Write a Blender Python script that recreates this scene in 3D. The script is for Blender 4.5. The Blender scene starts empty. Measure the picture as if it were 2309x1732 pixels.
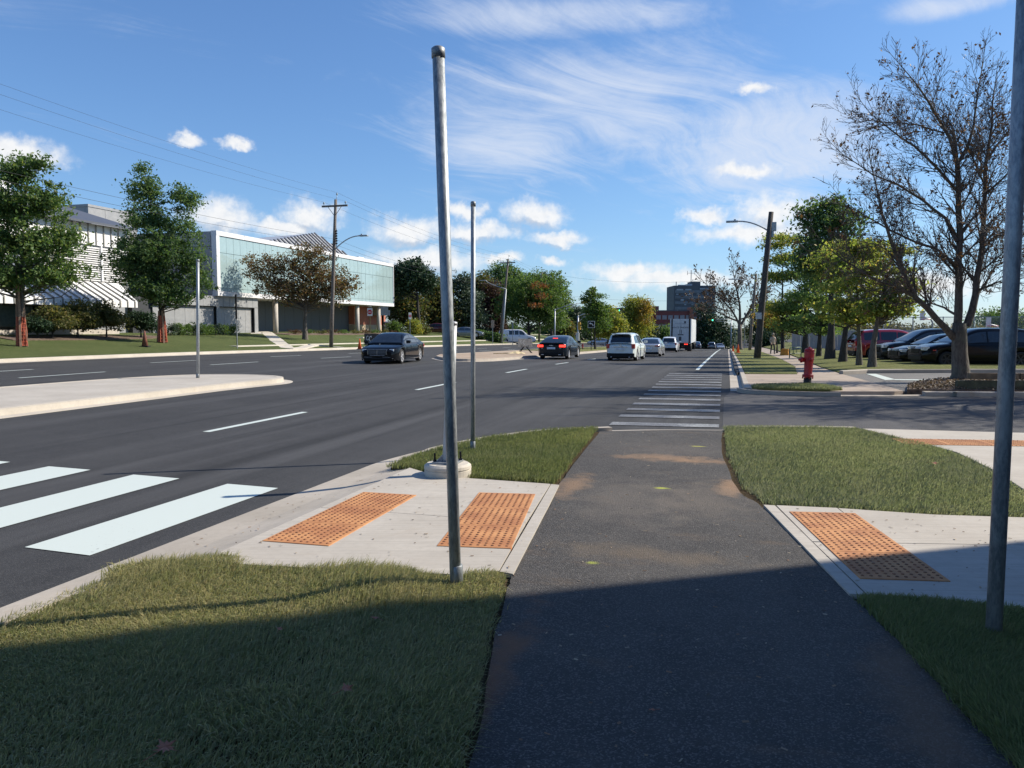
import bpy, bmesh, math, random
import numpy as np
from mathutils import Vector, Matrix

# ------------------------------------------------------------------ camera
S = bpy.context.scene
C = S.collection
R = math.radians
FPX, CX, CY, YH, HC = 1720.0, 1154.5, 866.0, 738.0, 1.66      # lens of the phone, eye height
YAW, PIT = R(15.77), math.atan((866.0 - 738.0) / 1720.0)
cam_d = bpy.data.cameras.new('camera'); cam = bpy.data.objects.new('camera', cam_d); C.objects.link(cam)
cam.location = (0, 0, HC); cam.rotation_euler = (math.pi / 2 - PIT, 0, YAW)
cam_d.sensor_width = 36.0; cam_d.lens = 36.0 * FPX / 2309.0
cam_d.clip_start = 0.05; cam_d.clip_end = 9000
S.camera = cam

# ------------------------------------------------------------------ sun, sky, exposure
SUN_AZ, SUN_EL = R(58.0), R(37.0)          # azimuth clockwise from +Y (the road), elevation
sd = Vector((math.sin(SUN_AZ) * math.cos(SUN_EL), math.cos(SUN_AZ) * math.cos(SUN_EL), math.sin(SUN_EL)))
sl = bpy.data.lights.new('sun', 'SUN'); sl.energy = 4.4; sl.angle = R(0.53); sl.color = (1.0, 0.915, 0.78)
so = bpy.data.objects.new('sun', sl); C.objects.link(so)
so.rotation_euler = (-sd).to_track_quat('-Z', 'Y').to_euler(); so.location = (40, 25, 40)
S.view_settings.view_transform = 'Standard'; S.view_settings.look = 'None'
S.view_settings.exposure = 0.70; S.view_settings.gamma = 1.0
S.view_settings.use_curve_mapping = False

FW = (-math.sin(YAW) * math.cos(PIT), math.cos(YAW) * math.cos(PIT), -math.sin(PIT))
RT = (math.cos(YAW), math.sin(YAW), 0.0)
UP = (RT[1] * FW[2] - RT[2] * FW[1], RT[2] * FW[0] - RT[0] * FW[2], RT[0] * FW[1] - RT[1] * FW[0])


def ray(x, y):
    u = (x - CX) / FPX; v = -(y - CY) / FPX
    return [FW[i] + u * RT[i] + v * UP[i] for i in range(3)]


class NT:
    """tiny node-tree helper"""
    def __init__(self, tree):
        self.t = tree; self.n = tree.nodes; self.l = tree.links

    def new(self, kind, **kw):
        nd = self.n.new(kind)
        for k, v in kw.items():
            setattr(nd, k, v)
        return nd

    def put(self, sock, v):
        if v is None: return
        if isinstance(v, bpy.types.NodeSocket): self.l.new(v, sock)
        else: sock.default_value = v

    def math(self, op, a, b=None, c=None, clamp=False):
        nd = self.new('ShaderNodeMath', operation=op, use_clamp=clamp)
        self.put(nd.inputs[0], a); self.put(nd.inputs[1], b)
        if c is not None: self.put(nd.inputs[2], c)
        return nd.outputs[0]

    def vmath(self, op, a, b=None, c=None):
        nd = self.new('ShaderNodeVectorMath', operation=op)
        self.put(nd.inputs[0], a); self.put(nd.inputs[1], b)
        if c is not None: self.put(nd.inputs[2], c)
        return nd.outputs['Value'] if op in ('LENGTH', 'DOT_PRODUCT', 'DISTANCE') else nd.outputs['Vector']

    def comb(self, x, y, z=0.0):
        nd = self.new('ShaderNodeCombineXYZ')
        for i, v in enumerate((x, y, z)): self.put(nd.inputs[i], v)
        return nd.outputs[0]

    def sep(self, v):
        nd = self.new('ShaderNodeSeparateXYZ'); self.put(nd.inputs[0], v); return nd.outputs

    def noise(self, vec, scale, detail=4.0, rough=0.55, dist=0.0, out='Fac'):
        nd = self.new('ShaderNodeTexNoise')
        if vec is not None: self.put(nd.inputs['Vector'], vec)
        nd.inputs['Scale'].default_value = scale; nd.inputs['Detail'].default_value = detail
        nd.inputs['Roughness'].default_value = rough; nd.inputs['Distortion'].default_value = dist
        return nd.outputs[out]

    def rng(self, v, a, b, c=0.0, d=1.0, smooth=True):
        nd = self.new('ShaderNodeMapRange'); nd.interpolation_type = 'SMOOTHSTEP' if smooth else 'LINEAR'
        self.put(nd.inputs[0], v)
        for i, q in enumerate((a, b, c, d)): self.put(nd.inputs[1 + i], q)
        return nd.outputs[0]

    def mix(self, f, a, b, mode='MIX'):
        nd = self.new('ShaderNodeMix', data_type='RGBA', blend_type=mode)
        self.put(nd.inputs[0], f); self.put(nd.inputs[6], col4(a)); self.put(nd.inputs[7], col4(b))
        return nd.outputs[2]

    def ramp(self, f, stops):
        nd = self.new('ShaderNodeValToRGB'); e = nd.color_ramp.elements
        while len(e) < len(stops): e.new(0.5)
        for q, (p, c) in zip(e, stops):
            q.position = p; q.color = col4(c)
        self.put(nd.inputs[0], f)
        return nd.outputs[0]


def col4(c):
    if isinstance(c, bpy.types.NodeSocket): return c
    if isinstance(c, (int, float)): return (c, c, c, 1)
    return (*c, 1.0) if len(c) == 3 else tuple(c)


W = bpy.data.worlds.new('World'); S.world = W; W.use_nodes = True
w = NT(W.node_tree); w.n.clear()
sky = w.new('ShaderNodeTexSky', sky_type='NISHITA')
sky.sun_disc = False; sky.sun_elevation = SUN_EL; sky.sun_rotation = SUN_AZ
sky.altitude = 30; sky.air_density = 1.0; sky.dust_density = 0.25; sky.ozone_density = 3.2
tc = w.new('ShaderNodeTexCoord')
dx, dy, dz = w.sep(tc.outputs['Generated'])
az = w.math('ARCTAN2', dx, dy)
hl = w.math('SQRT', w.math('ADD', w.math('MULTIPLY', dx, dx), w.math('MULTIPLY', dy, dy)))
el = w.math('ARCTAN2', dz, hl)
uv = w.comb(az, el, 0.0)


def skyp(px, py):
    d = ray(px, py)
    return math.atan2(d[0], d[1]), math.atan2(d[2], math.hypot(d[0], d[1]))


# cumulus: puffs at fixed directions all round the horizon, edges broken up by noise
puffs = [(418, 314, 34, 15), (533, 323, 34, 13), (40, 348, 120, 36),
         (500, 492, 80, 38), (700, 488, 66, 40), (640, 512, 100, 24),
         (925, 522, 92, 34), (1065, 522, 105, 24), (1205, 480, 74, 32), (1045, 474, 52, 20),
         (1258, 534, 66, 19), (1243, 586, 32, 12), (960, 590, 150, 32), (1130, 585, 50, 14),
         (1420, 612, 105, 24), (1520, 632, 180, 24), (1680, 384, 80, 17),
         (1745, 478, 88, 46), (1590, 482, 52, 16), (1700, 520, 150, 28), (2050, 640, 190, 34), (1700, 205, 36, 14)]
PU = []
for (px, py, rx, ry) in puffs:
    a, e = skyp(px, py); a2, _ = skyp(px + 1, py); _, e2 = skyp(px, py - 1)
    PU.append((a, e, rx * abs(a2 - a), ry * abs(e2 - e)))
wob = w.noise(uv, 24.0, 5.0, 0.6, 0.0, 'Color')
wv = w.vmath('MULTIPLY', w.vmath('SUBTRACT', wob, (0.5, 0.5, 0.5)), (0.062, 0.044, 0.0))
uvw = w.vmath('ADD', uv, wv)


def field(vec, L):
    f = None
    for (a, e, ra, re) in L:
        q = w.vmath('MULTIPLY_ADD', vec, (1 / ra, 1 / re, 0.0), (-a / ra, -e / re, 0.0))
        ln = w.vmath('LENGTH', q)
        f = ln if f is None else w.math('MINIMUM', f, ln)
    return f


f0 = field(uvw, PU)
# beyond the frame the same fair-weather cumulus goes on at random
rnd = w.noise(w.comb(w.math('MULTIPLY', az, 3.2), w.math('MULTIPLY', el, 9.0), 4.0), 1.3, 4.0, .55)
out_m = w.rng(w.math('ABSOLUTE', w.math('ADD', az, YAW)), .62, .80)
low = w.rng(el, .34, .10)
f0 = w.math('MINIMUM', f0, w.math('SUBTRACT', 2.6, w.math('MULTIPLY', w.math('MULTIPLY', out_m, low), w.rng(rnd, .44, .72, 0, 2.2))))
f1 = field(w.vmath('ADD', uvw, (0.006, 0.012, 0.0)), [PU[i] for i in (3, 4, 6, 7, 8, 10, 12, 17)])
fine = w.noise(uv, 70.0, 5.0, 0.62)
edge = w.math('ADD', f0, w.math('MULTIPLY', w.math('SUBTRACT', fine, 0.5), 0.9))
cum = w.rng(edge, 1.38, 0.22)
und = w.rng(w.math('SUBTRACT', f0, f1), -0.05, 0.5)
shade = w.math('ADD', w.math('MULTIPLY', und, .8), w.math('MULTIPLY', w.math('SUBTRACT', fine, 0.42), 0.8), clamp=True)
cumcol = w.mix(shade, (6.4, 6.4, 6.4), (3.5, 3.85, 4.5))
# cirrus: streaks on a high flat layer
inv = w.math('DIVIDE', 1.0, w.math('ADD', w.math('MAXIMUM', dz, 0.0), 0.10))
cp = w.comb(w.math('MULTIPLY', dx, inv), w.math('MULTIPLY', dy, inv), 0.0)
vr = w.new('ShaderNodeVectorRotate', rotation_type='Z_AXIS'); w.put(vr.inputs['Vector'], cp); vr.inputs['Angle'].default_value = R(-60)
warp = w.vmath('MULTIPLY', w.vmath('SUBTRACT', w.noise(cp, 1.1, 2.0, .5, 0, 'Color'), (.5, .5, .5)), (.5, .8, 0))
crot = w.vmath('MULTIPLY', w.vmath('ADD', vr.outputs[0], warp), (.55, 2.4, 1))
ci = w.math('ADD', w.math('MULTIPLY', w.noise(crot, 1.6, 8.0, 0.68, 0.5), .75), w.math('MULTIPLY', w.noise(cp, 3.4, 5.0, .68, .6), .25))
big = w.noise(cp, 0.55, 3.0, 0.5)
cm = None
for (px, py, rx, ry) in [(1330, 230, 480, 190), (1130, 280, 300, 210), (1250, 40, 420, 70), (1750, 330, 420, 190), (2150, 10, 200, 40)]:
    a, e = skyp(px, py); a2, _ = skyp(px + 1, py); _, e2 = skyp(px, py - 1)
    ra, re = rx * abs(a2 - a), ry * abs(e2 - e)
    q = w.vmath('LENGTH', w.vmath('MULTIPLY_ADD', uv, (1 / ra, 1 / re, 0.0), (-a / ra, -e / re, 0.0)))
    cm = q if cm is None else w.math('MINIMUM', cm, q)
cm = w.rng(cm, 1.25, 0.1)
cm = w.math('ADD', w.math('MULTIPLY', cm, 0.36), w.math('MULTIPLY', big, 0.24))
cir = w.rng(w.math('ADD', ci, cm), 0.66, 1.10)
cir = w.math('MULTIPLY', cir, 0.80)
tint = w.mix(1.0, sky.outputs[0], (0.72, 0.95, 1.30), 'MULTIPLY')
tint = w.vmath('DIVIDE', tint, w.vmath('MULTIPLY_ADD', tint, (.045, .045, .045), (1, 1, 1)))      # highlights roll off towards the horizon as on film
c1 = w.mix(cir, tint, (4.8, 5.25, 6.1))
c2 = w.mix(w.math('MULTIPLY', cum, 0.94), c1, cumcol)
bg = w.new('ShaderNodeBackground'); w.put(bg.inputs[0], c2); bg.inputs[1].default_value = 0.094
wo = w.new('ShaderNodeOutputWorld'); w.l.new(bg.outputs[0], wo.inputs[0])
W.cycles.sampling_method = 'NONE'

# ------------------------------------------------------------------ terrain
PT = np.array([(-60, 0), (24, 0), (35, -.08), (43, -.2), (60, -.5), (86, -.97), (102, -1.3), (147, -2.3), (190, -3.5), (260, -5.6), (400, -9), (4000, -12)], float)


def prof(Y):
    Y = np.asarray(Y, float)
    return (np.interp(Y - 3, PT[:, 0], PT[:, 1]) + np.interp(Y, PT[:, 0], PT[:, 1]) + np.interp(Y + 3, PT[:, 0], PT[:, 1])) / 3


def p2(X, Y):                              # the whole street dips away from the camera, the verges less so
    s = np.interp(np.asarray(X, float), [-36, -30, -20, -10, 3, 9], [0.3, 0.75, 0.9, 1, 1, 0.5])
    return prof(Y) * s


def zr(X, Y):                              # carriageway, falling to the near gutter
    X = np.asarray(X, float)
    return p2(X, Y) - .12 + .01 * np.clip(-4.4 - X, 0, 26)


def zs(X, Y): return p2(X, Y)


def zlawn(X, Y):                           # bank rising to the building on the far left
    d = np.clip(-30.8 - np.asarray(X, float), 0, 300)
    return p2(X, Y) + .16 + np.interp(d, [0, 1, 6, 12, 30, 300], [.12, .16, .64, 1.17, 1.6, 3.0])


def on(x, y, zf=zs, dz=0.0):
    d = ray(x, y); z = 0.0
    for i in range(60):
        t = (z - HC) / d[2]; X = d[0] * t; Y = d[1] * t; z = .5 * z + .5 * (float(zf(X, Y)) + dz)
    return Vector((X, Y, z))


def atX(x, y, X0):
    d = ray(x, y); t = X0 / d[0]; return Vector((X0, d[1] * t, HC + d[2] * t))


def atY(x, y, Y0):
    d = ray(x, y); t = Y0 / d[1]; return Vector((d[0] * t, Y0, HC + d[2] * t))


def atD(x, y, dep):                        # point at a given distance along the view axis
    d = ray(x, y); h = d[0] * -math.sin(YAW) + d[1] * math.cos(YAW); t = dep / h
    return Vector((d[0] * t, d[1] * t, HC + d[2] * t))


def depth(p): return p[0] * -math.sin(YAW) + p[1] * math.cos(YAW)

# ------------------------------------------------------------------ mesh helpers
class MB:
    """collects shapes; build() links them as ONE mesh object"""
    def __init__(self): self.v = []; self.f = []; self.M = None

    def add(self, vs, fs):
        b = len(self.v)
        if self.M is not None: vs = [tuple(self.M @ Vector(q)) for q in vs]
        self.v += [tuple(q) for q in vs]; self.f += [tuple(b + i for i in q) for q in fs]
        return self

    def box(self, x0, x1, y0, y1, z0, z1):
        return self.add([(x0, y0, z0), (x1, y0, z0), (x1, y1, z0), (x0, y1, z0), (x0, y0, z1), (x1, y0, z1), (x1, y1, z1), (x0, y1, z1)],
                        [(0, 3, 2, 1), (4, 5, 6, 7), (0, 1, 5, 4), (1, 2, 6, 5), (2, 3, 7, 6), (3, 0, 4, 7)])

    def bbox(self, x0, x1, y0, y1, z0, z1, b=0.02):
        """box with chamfered edges"""
        bm = bmesh.new(); bmesh.ops.create_cube(bm, size=1)
        for q in bm.verts:
            q.co = Vector(((x0 + x1) / 2 + q.co.x * (x1 - x0), (y0 + y1) / 2 + q.co.y * (y1 - y0), (z0 + z1) / 2 + q.co.z * (z1 - z0)))
        bmesh.ops.bevel(bm, geom=list(bm.edges), offset=b, segments=2, affect='EDGES', profile=0.6)
        bm.verts.index_update()
        vs = [tuple(q.co) for q in bm.verts]; fs = [tuple(q.index for q in f.verts) for f in bm.faces]
        bm.free(); return self.add(vs, fs)

    def tube(self, pts, rad, n=8, cap=True):
        pts = [Vector(p) for p in pts]
        if not hasattr(rad, '__len__'): rad = [rad] * len(pts)
        vs = []; fs = []; ref = None
        for i, p in enumerate(pts):
            t = (pts[min(i + 1, len(pts) - 1)] - pts[max(i - 1, 0)])
            t = t.normalized() if t.length > 1e-9 else Vector((0, 0, 1))
            if ref is None: ref = Vector((1, 0, 0)) if abs(t.x) < .8 else Vector((0, 1, 0))
            a = (ref - t * ref.dot(t)).normalized(); b = t.cross(a); ref = a
            for k in range(n):
                an = 2 * math.pi * k / n
                vs.append(p + (a * math.cos(an) + b * math.sin(an)) * rad[i])
        for i in range(len(pts) - 1):
            for k in range(n):
                k2 = (k + 1) % n
                fs.append((i * n + k, i * n + k2, (i + 1) * n + k2, (i + 1) * n + k))
        if cap:
            fs.append(tuple(range(n - 1, -1, -1))); fs.append(tuple((len(pts) - 1) * n + k for k in range(n)))
        return self.add(vs, fs)

    def lathe(self, prof, n=16, M=None):
        vs = []; fs = []
        for (r, z) in prof:
            for k in range(n):
                an = 2 * math.pi * k / n; q = Vector((r * math.cos(an), r * math.sin(an), z))
                vs.append(M @ q if M is not None else q)
        for i in range(len(prof) - 1):
            for k in range(n):
                k2 = (k + 1) % n
                fs.append((i * n + k, i * n + k2, (i + 1) * n + k2, (i + 1) * n + k))
        fs.append(tuple(range(n - 1, -1, -1))); fs.append(tuple((len(prof) - 1) * n + k for k in range(n)))
        return self.add(vs, fs)

    def prism(self, poly, z0, z1):
        n = len(poly)
        ar = sum(poly[i][0] * poly[(i + 1) % n][1] - poly[(i + 1) % n][0] * poly[i][1] for i in range(n))
        if ar < 0: poly = poly[::-1]
        vs = [(x, y, z0) for x, y in poly] + [(x, y, z1) for x, y in poly]
        fs = [tuple(range(n - 1, -1, -1)), tuple(range(n, 2 * n))] + [(i, (i + 1) % n, n + (i + 1) % n, n + i) for i in range(n)]
        return self.add(vs, fs)

    def quad(self, a, b, c, d): return self.add([a, b, c, d], [(0, 1, 2, 3)])

    def grid(self, rows):
        m = len(rows[0]); vs = [p for r in rows for p in r]
        fs = [(i * m + j, i * m + j + 1, (i + 1) * m + j + 1, (i + 1) * m + j) for i in range(len(rows) - 1) for j in range(m - 1)]
        return self.add(vs, fs)

    def mesh(self, name, mat, smooth=False):
        me = bpy.data.meshes.new(name); me.from_pydata(self.v, [], self.f)
        if smooth: me.shade_smooth()
        if mat is not None: me.materials.append(mat)
        return me

    def build(self, name, mat, parent=None, smooth=False):
        return link(name, self.mesh(name, mat, smooth), parent)


def link(name, me, parent=None, loc=None, rz=0.0):
    o = bpy.data.objects.new(name, me); C.objects.link(o)
    if parent is not None: o.parent = parent
    if loc is not None: o.location = loc
    if rz: o.rotation_euler.z = rz
    return o


def tag(o, label, cat, group=None):
    o['label'] = label; o['category'] = cat
    if group: o['group'] = group
    return o


def thing(name, label, cat, loc=(0, 0, 0), rz=0.0, group=None):
    o = bpy.data.objects.new(name, None); C.objects.link(o); o.empty_display_size = .2
    o.location = loc; o.rotation_euler.z = rz
    return tag(o, label, cat, group)


def struct(o): o['kind'] = 'structure'; return o


def stuff(o): o['kind'] = 'stuff'; return o


def dup(root, loc, rz=None, label=None):
    """copy of a thing with copies of its parts and sub-parts"""
    r = root.copy(); C.objects.link(r); r.location = loc
    if rz is not None: r.rotation_euler.z = rz
    if label: r['label'] = label
    for ch in list(root.children):
        c = ch.copy(); C.objects.link(c); c.parent = r
        for g in list(ch.children):
            d = g.copy(); C.objects.link(d); d.parent = c
    return r


def npmesh(name, V, F, mat, smooth=False):
    """V (n,3) float, F (m,k) int"""
    me = bpy.data.meshes.new(name); V = np.ascontiguousarray(V, np.float32); F = np.ascontiguousarray(F, np.int32)
    k = F.shape[1]; me.vertices.add(len(V)); me.vertices.foreach_set('co', V.ravel())
    me.loops.add(F.size); me.loops.foreach_set('vertex_index', F.ravel())
    me.polygons.add(len(F)); me.polygons.foreach_set('loop_start', np.arange(0, F.size, k, dtype=np.int32))
    me.polygons.foreach_set('loop_total', np.full(len(F), k, np.int32))
    me.update(calc_edges=True)
    if smooth: me.shade_smooth()
    me.materials.append(mat)
    return me


def sheet(name, x0, x1, y0, y1, zf, mat, nx=10, ny=10, xs=None, ys=None, dz=0.0, parent=None):
    xs = np.linspace(x0, x1, nx) if xs is None else np.asarray(xs, float)
    ys = np.linspace(y0, y1, ny) if ys is None else np.asarray(ys, float)
    X, Y = np.meshgrid(xs, ys); Z = zf(X, Y) + dz
    V = np.stack([X, Y, Z], -1).reshape(-1, 3); nx = len(xs); ny = len(ys)
    i, j = np.meshgrid(np.arange(nx - 1), np.arange(ny - 1)); a = (j * nx + i).ravel()
    F = np.stack([a, a + 1, a + 1 + nx, a + nx], -1)
    return link(name, npmesh(name, V, F, mat, True), parent)


def slab(name, poly, mat, top=0.0, thick=0.3, zf=None, parent=None, sub=0.0):
    """raised flat piece with a real edge; zf drapes it on the terrain"""
    bm = bmesh.new()
    n = len(poly); ar = sum(poly[i][0] * poly[(i + 1) % n][1] - poly[(i + 1) % n][0] * poly[i][1] for i in range(n))
    if ar < 0: poly = list(poly)[::-1]
    vs = [bm.verts.new((p[0], p[1], 0)) for p in poly]; f = bm.faces.new(vs)
    bmesh.ops.triangulate(bm, faces=[f])
    if sub:
        for _ in range(6):
            ed = [e for e in bm.edges if e.calc_length() > sub]
            if not ed: break
            bmesh.ops.subdivide_edges(bm, edges=ed, cuts=1)
            bmesh.ops.triangulate(bm, faces=bm.faces[:])
    bnd = [e for e in bm.edges if e.is_boundary]
    if thick:
        r = bmesh.ops.extrude_edge_only(bm, edges=bnd)
        low = {q for q in r['geom'] if isinstance(q, bmesh.types.BMVert)}
    else: low = set()
    for q in bm.verts:
        z = float(zf(q.co.x, q.co.y)) if zf else 0.0
        q.co.z = z + top - (thick if q in low else 0)
    bmesh.ops.recalc_face_normals(bm, faces=bm.faces[:])
    me = bpy.data.meshes.new(name); bm.to_mesh(me); bm.free(); me.materials.append(mat)
    return link(name, me, parent)


def sweep(name, line, prof, zf, mat, parent=None, step=None):
    """extrude a cross-section [(offset to the right, height)] along a ground line"""
    P = [Vector((p[0], p[1])) for p in line]
    if step:
        Q = [P[0]]
        for a, b in zip(P, P[1:]):
            k = max(1, int((b - a).length / step)); Q += [a + (b - a) * ((i + 1) / k) for i in range(k)]
        P = Q
    rows = []; pf0 = prof
    for i, p in enumerate(P):
        t = (P[min(i + 1, len(P) - 1)] - P[max(i - 1, 0)]).normalized(); r = Vector((t.y, -t.x))
        if callable(pf0): prof = pf0(i / (len(P) - 1))
        rows.append([(p.x + r.x * o, p.y + r.y * o, float(zf(p.x, p.y)) + h) for o, h in prof])
    m = MB().grid(rows); k = len(prof)
    m.f.append(tuple(range(k))); m.f.append(tuple(len(m.v) - 1 - i for i in range(k)))
    return m.build(name, mat, parent)


def smoothline(pts, n=8):
    """Catmull-Rom through ground points"""
    P = [np.array(p[:2], float) for p in pts]; P = [2 * P[0] - P[1]] + P + [2 * P[-1] - P[-2]]; out = []
    for i in range(1, len(P) - 2):
        for k in range(n):
            t = k / n; a, b, c, d = P[i - 1:i + 3]
            out.append(tuple(.5 * ((2 * b) + (c - a) * t + (2 * a - 5 * b + 4 * c - d) * t * t + (3 * b - a - 3 * c + d) * t ** 3)))
    out.append(tuple(P[-2])); return out


# ------------------------------------------------------------------ materials
MATS = {}


def base(name):
    m = bpy.data.materials.new(name); m.use_nodes = True; t = NT(m.node_tree); t.n.clear()
    out = t.new('ShaderNodeOutputMaterial'); b = t.new('ShaderNodeBsdfPrincipled'); t.l.new(b.outputs[0], out.inputs[0])
    geo = t.new('ShaderNodeNewGeometry')
    MATS[name] = m
    return m, t, b, geo, out


def bump(t, b, h, strength=.3, dist=.01):
    n = t.new('ShaderNodeBump'); n.inputs['Strength'].default_value = strength; n.inputs['Distance'].default_value = dist
    t.put(n.inputs['Height'], h); t.l.new(n.outputs[0], b.inputs['Normal'])


def plain(name, c, rough=.6, metal=0.0, var=.12, scale=6.0, bmp=0.0, coat=0.0, spec=.5, emit=None, obj=True, c2=None):
    if name in MATS: return MATS[name]
    m, t, b, geo, out = base(name)
    tcn = t.new('ShaderNodeTexCoord'); vec = tcn.outputs['Object'] if obj else geo.outputs['Position']
    n = t.noise(vec, scale, 5, .6)
    lo = tuple(q * (1 - var) for q in c); hi = tuple(min(1, q * (1 + var)) for q in c)
    if c2 is not None: lo, hi = c, c2
    t.put(b.inputs['Base Color'], t.mix(t.rng(n, .3, .7), lo, hi))
    t.put(b.inputs['Roughness'], t.rng(n, .25, .75, max(0.02, rough - .06), min(1, rough + .06)))
    b.inputs['Metallic'].default_value = metal; b.inputs['Coat Weight'].default_value = coat
    b.inputs['Coat Roughness'].default_value = .04; b.inputs['Specular IOR Level'].default_value = spec
    if emit:
        b.inputs['Emission Color'].default_value = col4(emit[0]); b.inputs['Emission Strength'].default_value = emit[1]
    if bmp: bump(t, b, t.noise(vec, scale * 8, 4, .6), bmp, .01)
    return m


def asphalt(name, c, c2, stone, dust=None, dustc=(.2, .14, .09), streak=0.0, bstr=.5, stain=0.0, rough=.85):
    m, t, b, geo, out = base(name); P = geo.outputs['Position']
    n1 = t.noise(P, .35, 4, .55); n2 = t.noise(P, 3.0, 5, .6); n3 = t.noise(P, 95.0, 3, .7)
    v = t.new('ShaderNodeTexVoronoi'); t.put(v.inputs['Vector'], P); v.inputs['Scale'].default_value = 130.0
    cell = t.sep(v.outputs['Color'])[0]
    k = t.math('ADD', t.math('MULTIPLY', n1, .6), t.math('MULTIPLY', n2, .4))
    colr = t.mix(t.rng(k, .35, .65), c, c2)
    colr = t.mix(t.rng(cell, .62, 1.0, 0, .75), colr, stone)
    if streak:
        mp = t.new('ShaderNodeMapping'); t.put(mp.inputs[0], P); mp.inputs['Scale'].default_value = (1.1, .045, 1)
        s = t.noise(mp.outputs[0], 1.0, 5, .65)
        colr = t.mix(t.rng(s, .42, .78, 0, streak), colr, tuple(q * 2.0 for q in c2))
        mp2 = t.new('ShaderNodeMapping'); t.put(mp2.inputs[0], P); mp2.inputs['Scale'].default_value = (2.2, .03, 1); mp2.inputs['Location'].default_value = (7, 3, 0)
        s2 = t.noise(mp2.outputs[0], 1.3, 4, .6)
        colr = t.mix(t.rng(s2, .5, .8, 0, streak), colr, tuple(q * .55 for q in c))
    if stain:
        mp = t.new('ShaderNodeMapping'); t.put(mp.inputs[0], P); mp.inputs['Scale'].default_value = (1.0, 2.2, 1)
        s = t.noise(mp.outputs[0], 1.15, 7, .66)
        colr = t.mix(t.rng(s, .56, .74, 0, stain), colr, dustc)
        s3 = t.noise(P, 7.0, 4, .7)
        colr = t.mix(t.rng(s3, .66, .76, 0, stain * .9), colr, tuple(q * 1.5 for q in dustc))
    if dust: colr = dust(t, P, colr)
    t.put(b.inputs['Base Color'], colr); b.inputs['Roughness'].default_value = rough
    b.inputs['Specular IOR Level'].default_value = .35
    h = t.math('ADD', t.math('MULTIPLY', v.outputs['Distance'], -.9), t.math('MULTIPLY', n3, .8))
    bump(t, b, h, bstr, .006)
    return m


def concrete(name, c, c2, broom=True, joint=None, ang=0.0, stainc=(.34, .26, .18), stain=.35):
    m, t, b, geo, out = base(name); P = geo.outputs['Position']
    n1 = t.noise(P, .9, 5, .6); n2 = t.noise(P, 14.0, 5, .65); n3 = t.noise(P, 160.0, 2, .6)
    colr = t.mix(t.rng(n1, .3, .7), c, c2)
    colr = t.mix(t.rng(n2, .35, .75, 0, .28), colr, tuple(q * .72 for q in c))
    s = t.noise(P, 2.3, 6, .7, .4)
    colr = t.mix(t.rng(s, .56, .78, 0, stain), colr, stainc)
    spk = t.noise(P, 38.0, 2, .6)
    colr = t.mix(t.rng(spk, .74, .82, 0, .6), colr, (.12, .10, .08))
    h = t.math('MULTIPLY', n3, .6)
    if broom:
        vr = t.new('ShaderNodeVectorRotate', rotation_type='Z_AXIS'); t.put(vr.inputs['Vector'], P); vr.inputs['Angle'].default_value = -ang
        br = t.noise(t.vmath('MULTIPLY', vr.outputs[0], (.7, 34.0, 1)), 1.0, 3, .6)
        h = t.math('ADD', h, t.math('MULTIPLY', br, 1.6))
        colr = t.mix(t.rng(br, .42, .72, 0, .42), colr, tuple(q * .72 for q in c))
    t.put(b.inputs['Base Color'], colr); b.inputs['Roughness'].default_value = .85
    bump(t, b, h, .35, .004)
    return m


def leafmat(name, cols, trans=.45, rough=.55):
    """leaf cards: each leaf takes its own colour"""
    m, t, b, geo, out = base(name)
    r = geo.outputs['Random Per Island']
    k = len(cols); c = t.ramp(r, [((i + .5) / k, q) for i, q in enumerate(cols)])
    big = t.noise(geo.outputs['Position'], .55, 3, .5)
    c = t.mix(t.rng(big, .3, .7, 0, .5), c, t.mix(1.0, c, (.62, .66, .6), 'MULTIPLY'))
    t.put(b.inputs['Base Color'], c); b.inputs['Roughness'].default_value = rough; b.inputs['Specular IOR Level'].default_value = .3
    tr = t.new('ShaderNodeBsdfTranslucent'); t.put(tr.inputs[0], t.mix(1.0, c, (1.35, 1.35, .7), 'MULTIPLY'))
    mx = t.new('ShaderNodeMixShader'); mx.inputs[0].default_value = trans
    t.l.new(b.outputs[0], mx.inputs[1]); t.l.new(tr.outputs[0], mx.inputs[2]); t.l.new(mx.outputs[0], out.inputs[0])
    return m


def barkmat(name, c, c2, lich=None):
    m, t, b, geo, out = base(name); P = geo.outputs['Position']
    mp = t.new('ShaderNodeMapping'); t.put(mp.inputs[0], P); mp.inputs['Scale'].default_value = (1, 1, .28)
    n = t.noise(mp.outputs[0], 18.0, 6, .65, .4); n2 = t.noise(P, 2.2, 4, .6)
    colr = t.mix(t.rng(n, .35, .65), c, c2)
    if lich: colr = t.mix(t.rng(n2, .5, .68, 0, .7), colr, lich)
    t.put(b.inputs['Base Color'], colr); b.inputs['Roughness'].default_value = .9
    bump(t, b, n, .8, .03)
    return m


def galv(name, c=(.20, .225, .245), c2=(.40, .425, .44), rust=0.0):
    m, t, b, geo, out = base(name); P = geo.outputs['Position']
    mp = t.new('ShaderNodeMapping'); t.put(mp.inputs[0], P); mp.inputs['Scale'].default_value = (1, 1, .33)
    n = t.noise(mp.outputs[0], 60.0, 6, .7, .3); n2 = t.noise(mp.outputs[0], 9.0, 5, .6)
    k = t.math('ADD', t.math('MULTIPLY', n, .6), t.math('MULTIPLY', n2, .4))
    t.put(b.inputs['Base Color'], t.mix(t.rng(k, .38, .62), c, c2)); b.inputs['Metallic'].default_value = .45
    t.put(b.inputs['Roughness'], t.rng(n, .3, .7, .42, .62))
    bump(t, b, n, .12, .003)
    return m


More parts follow.
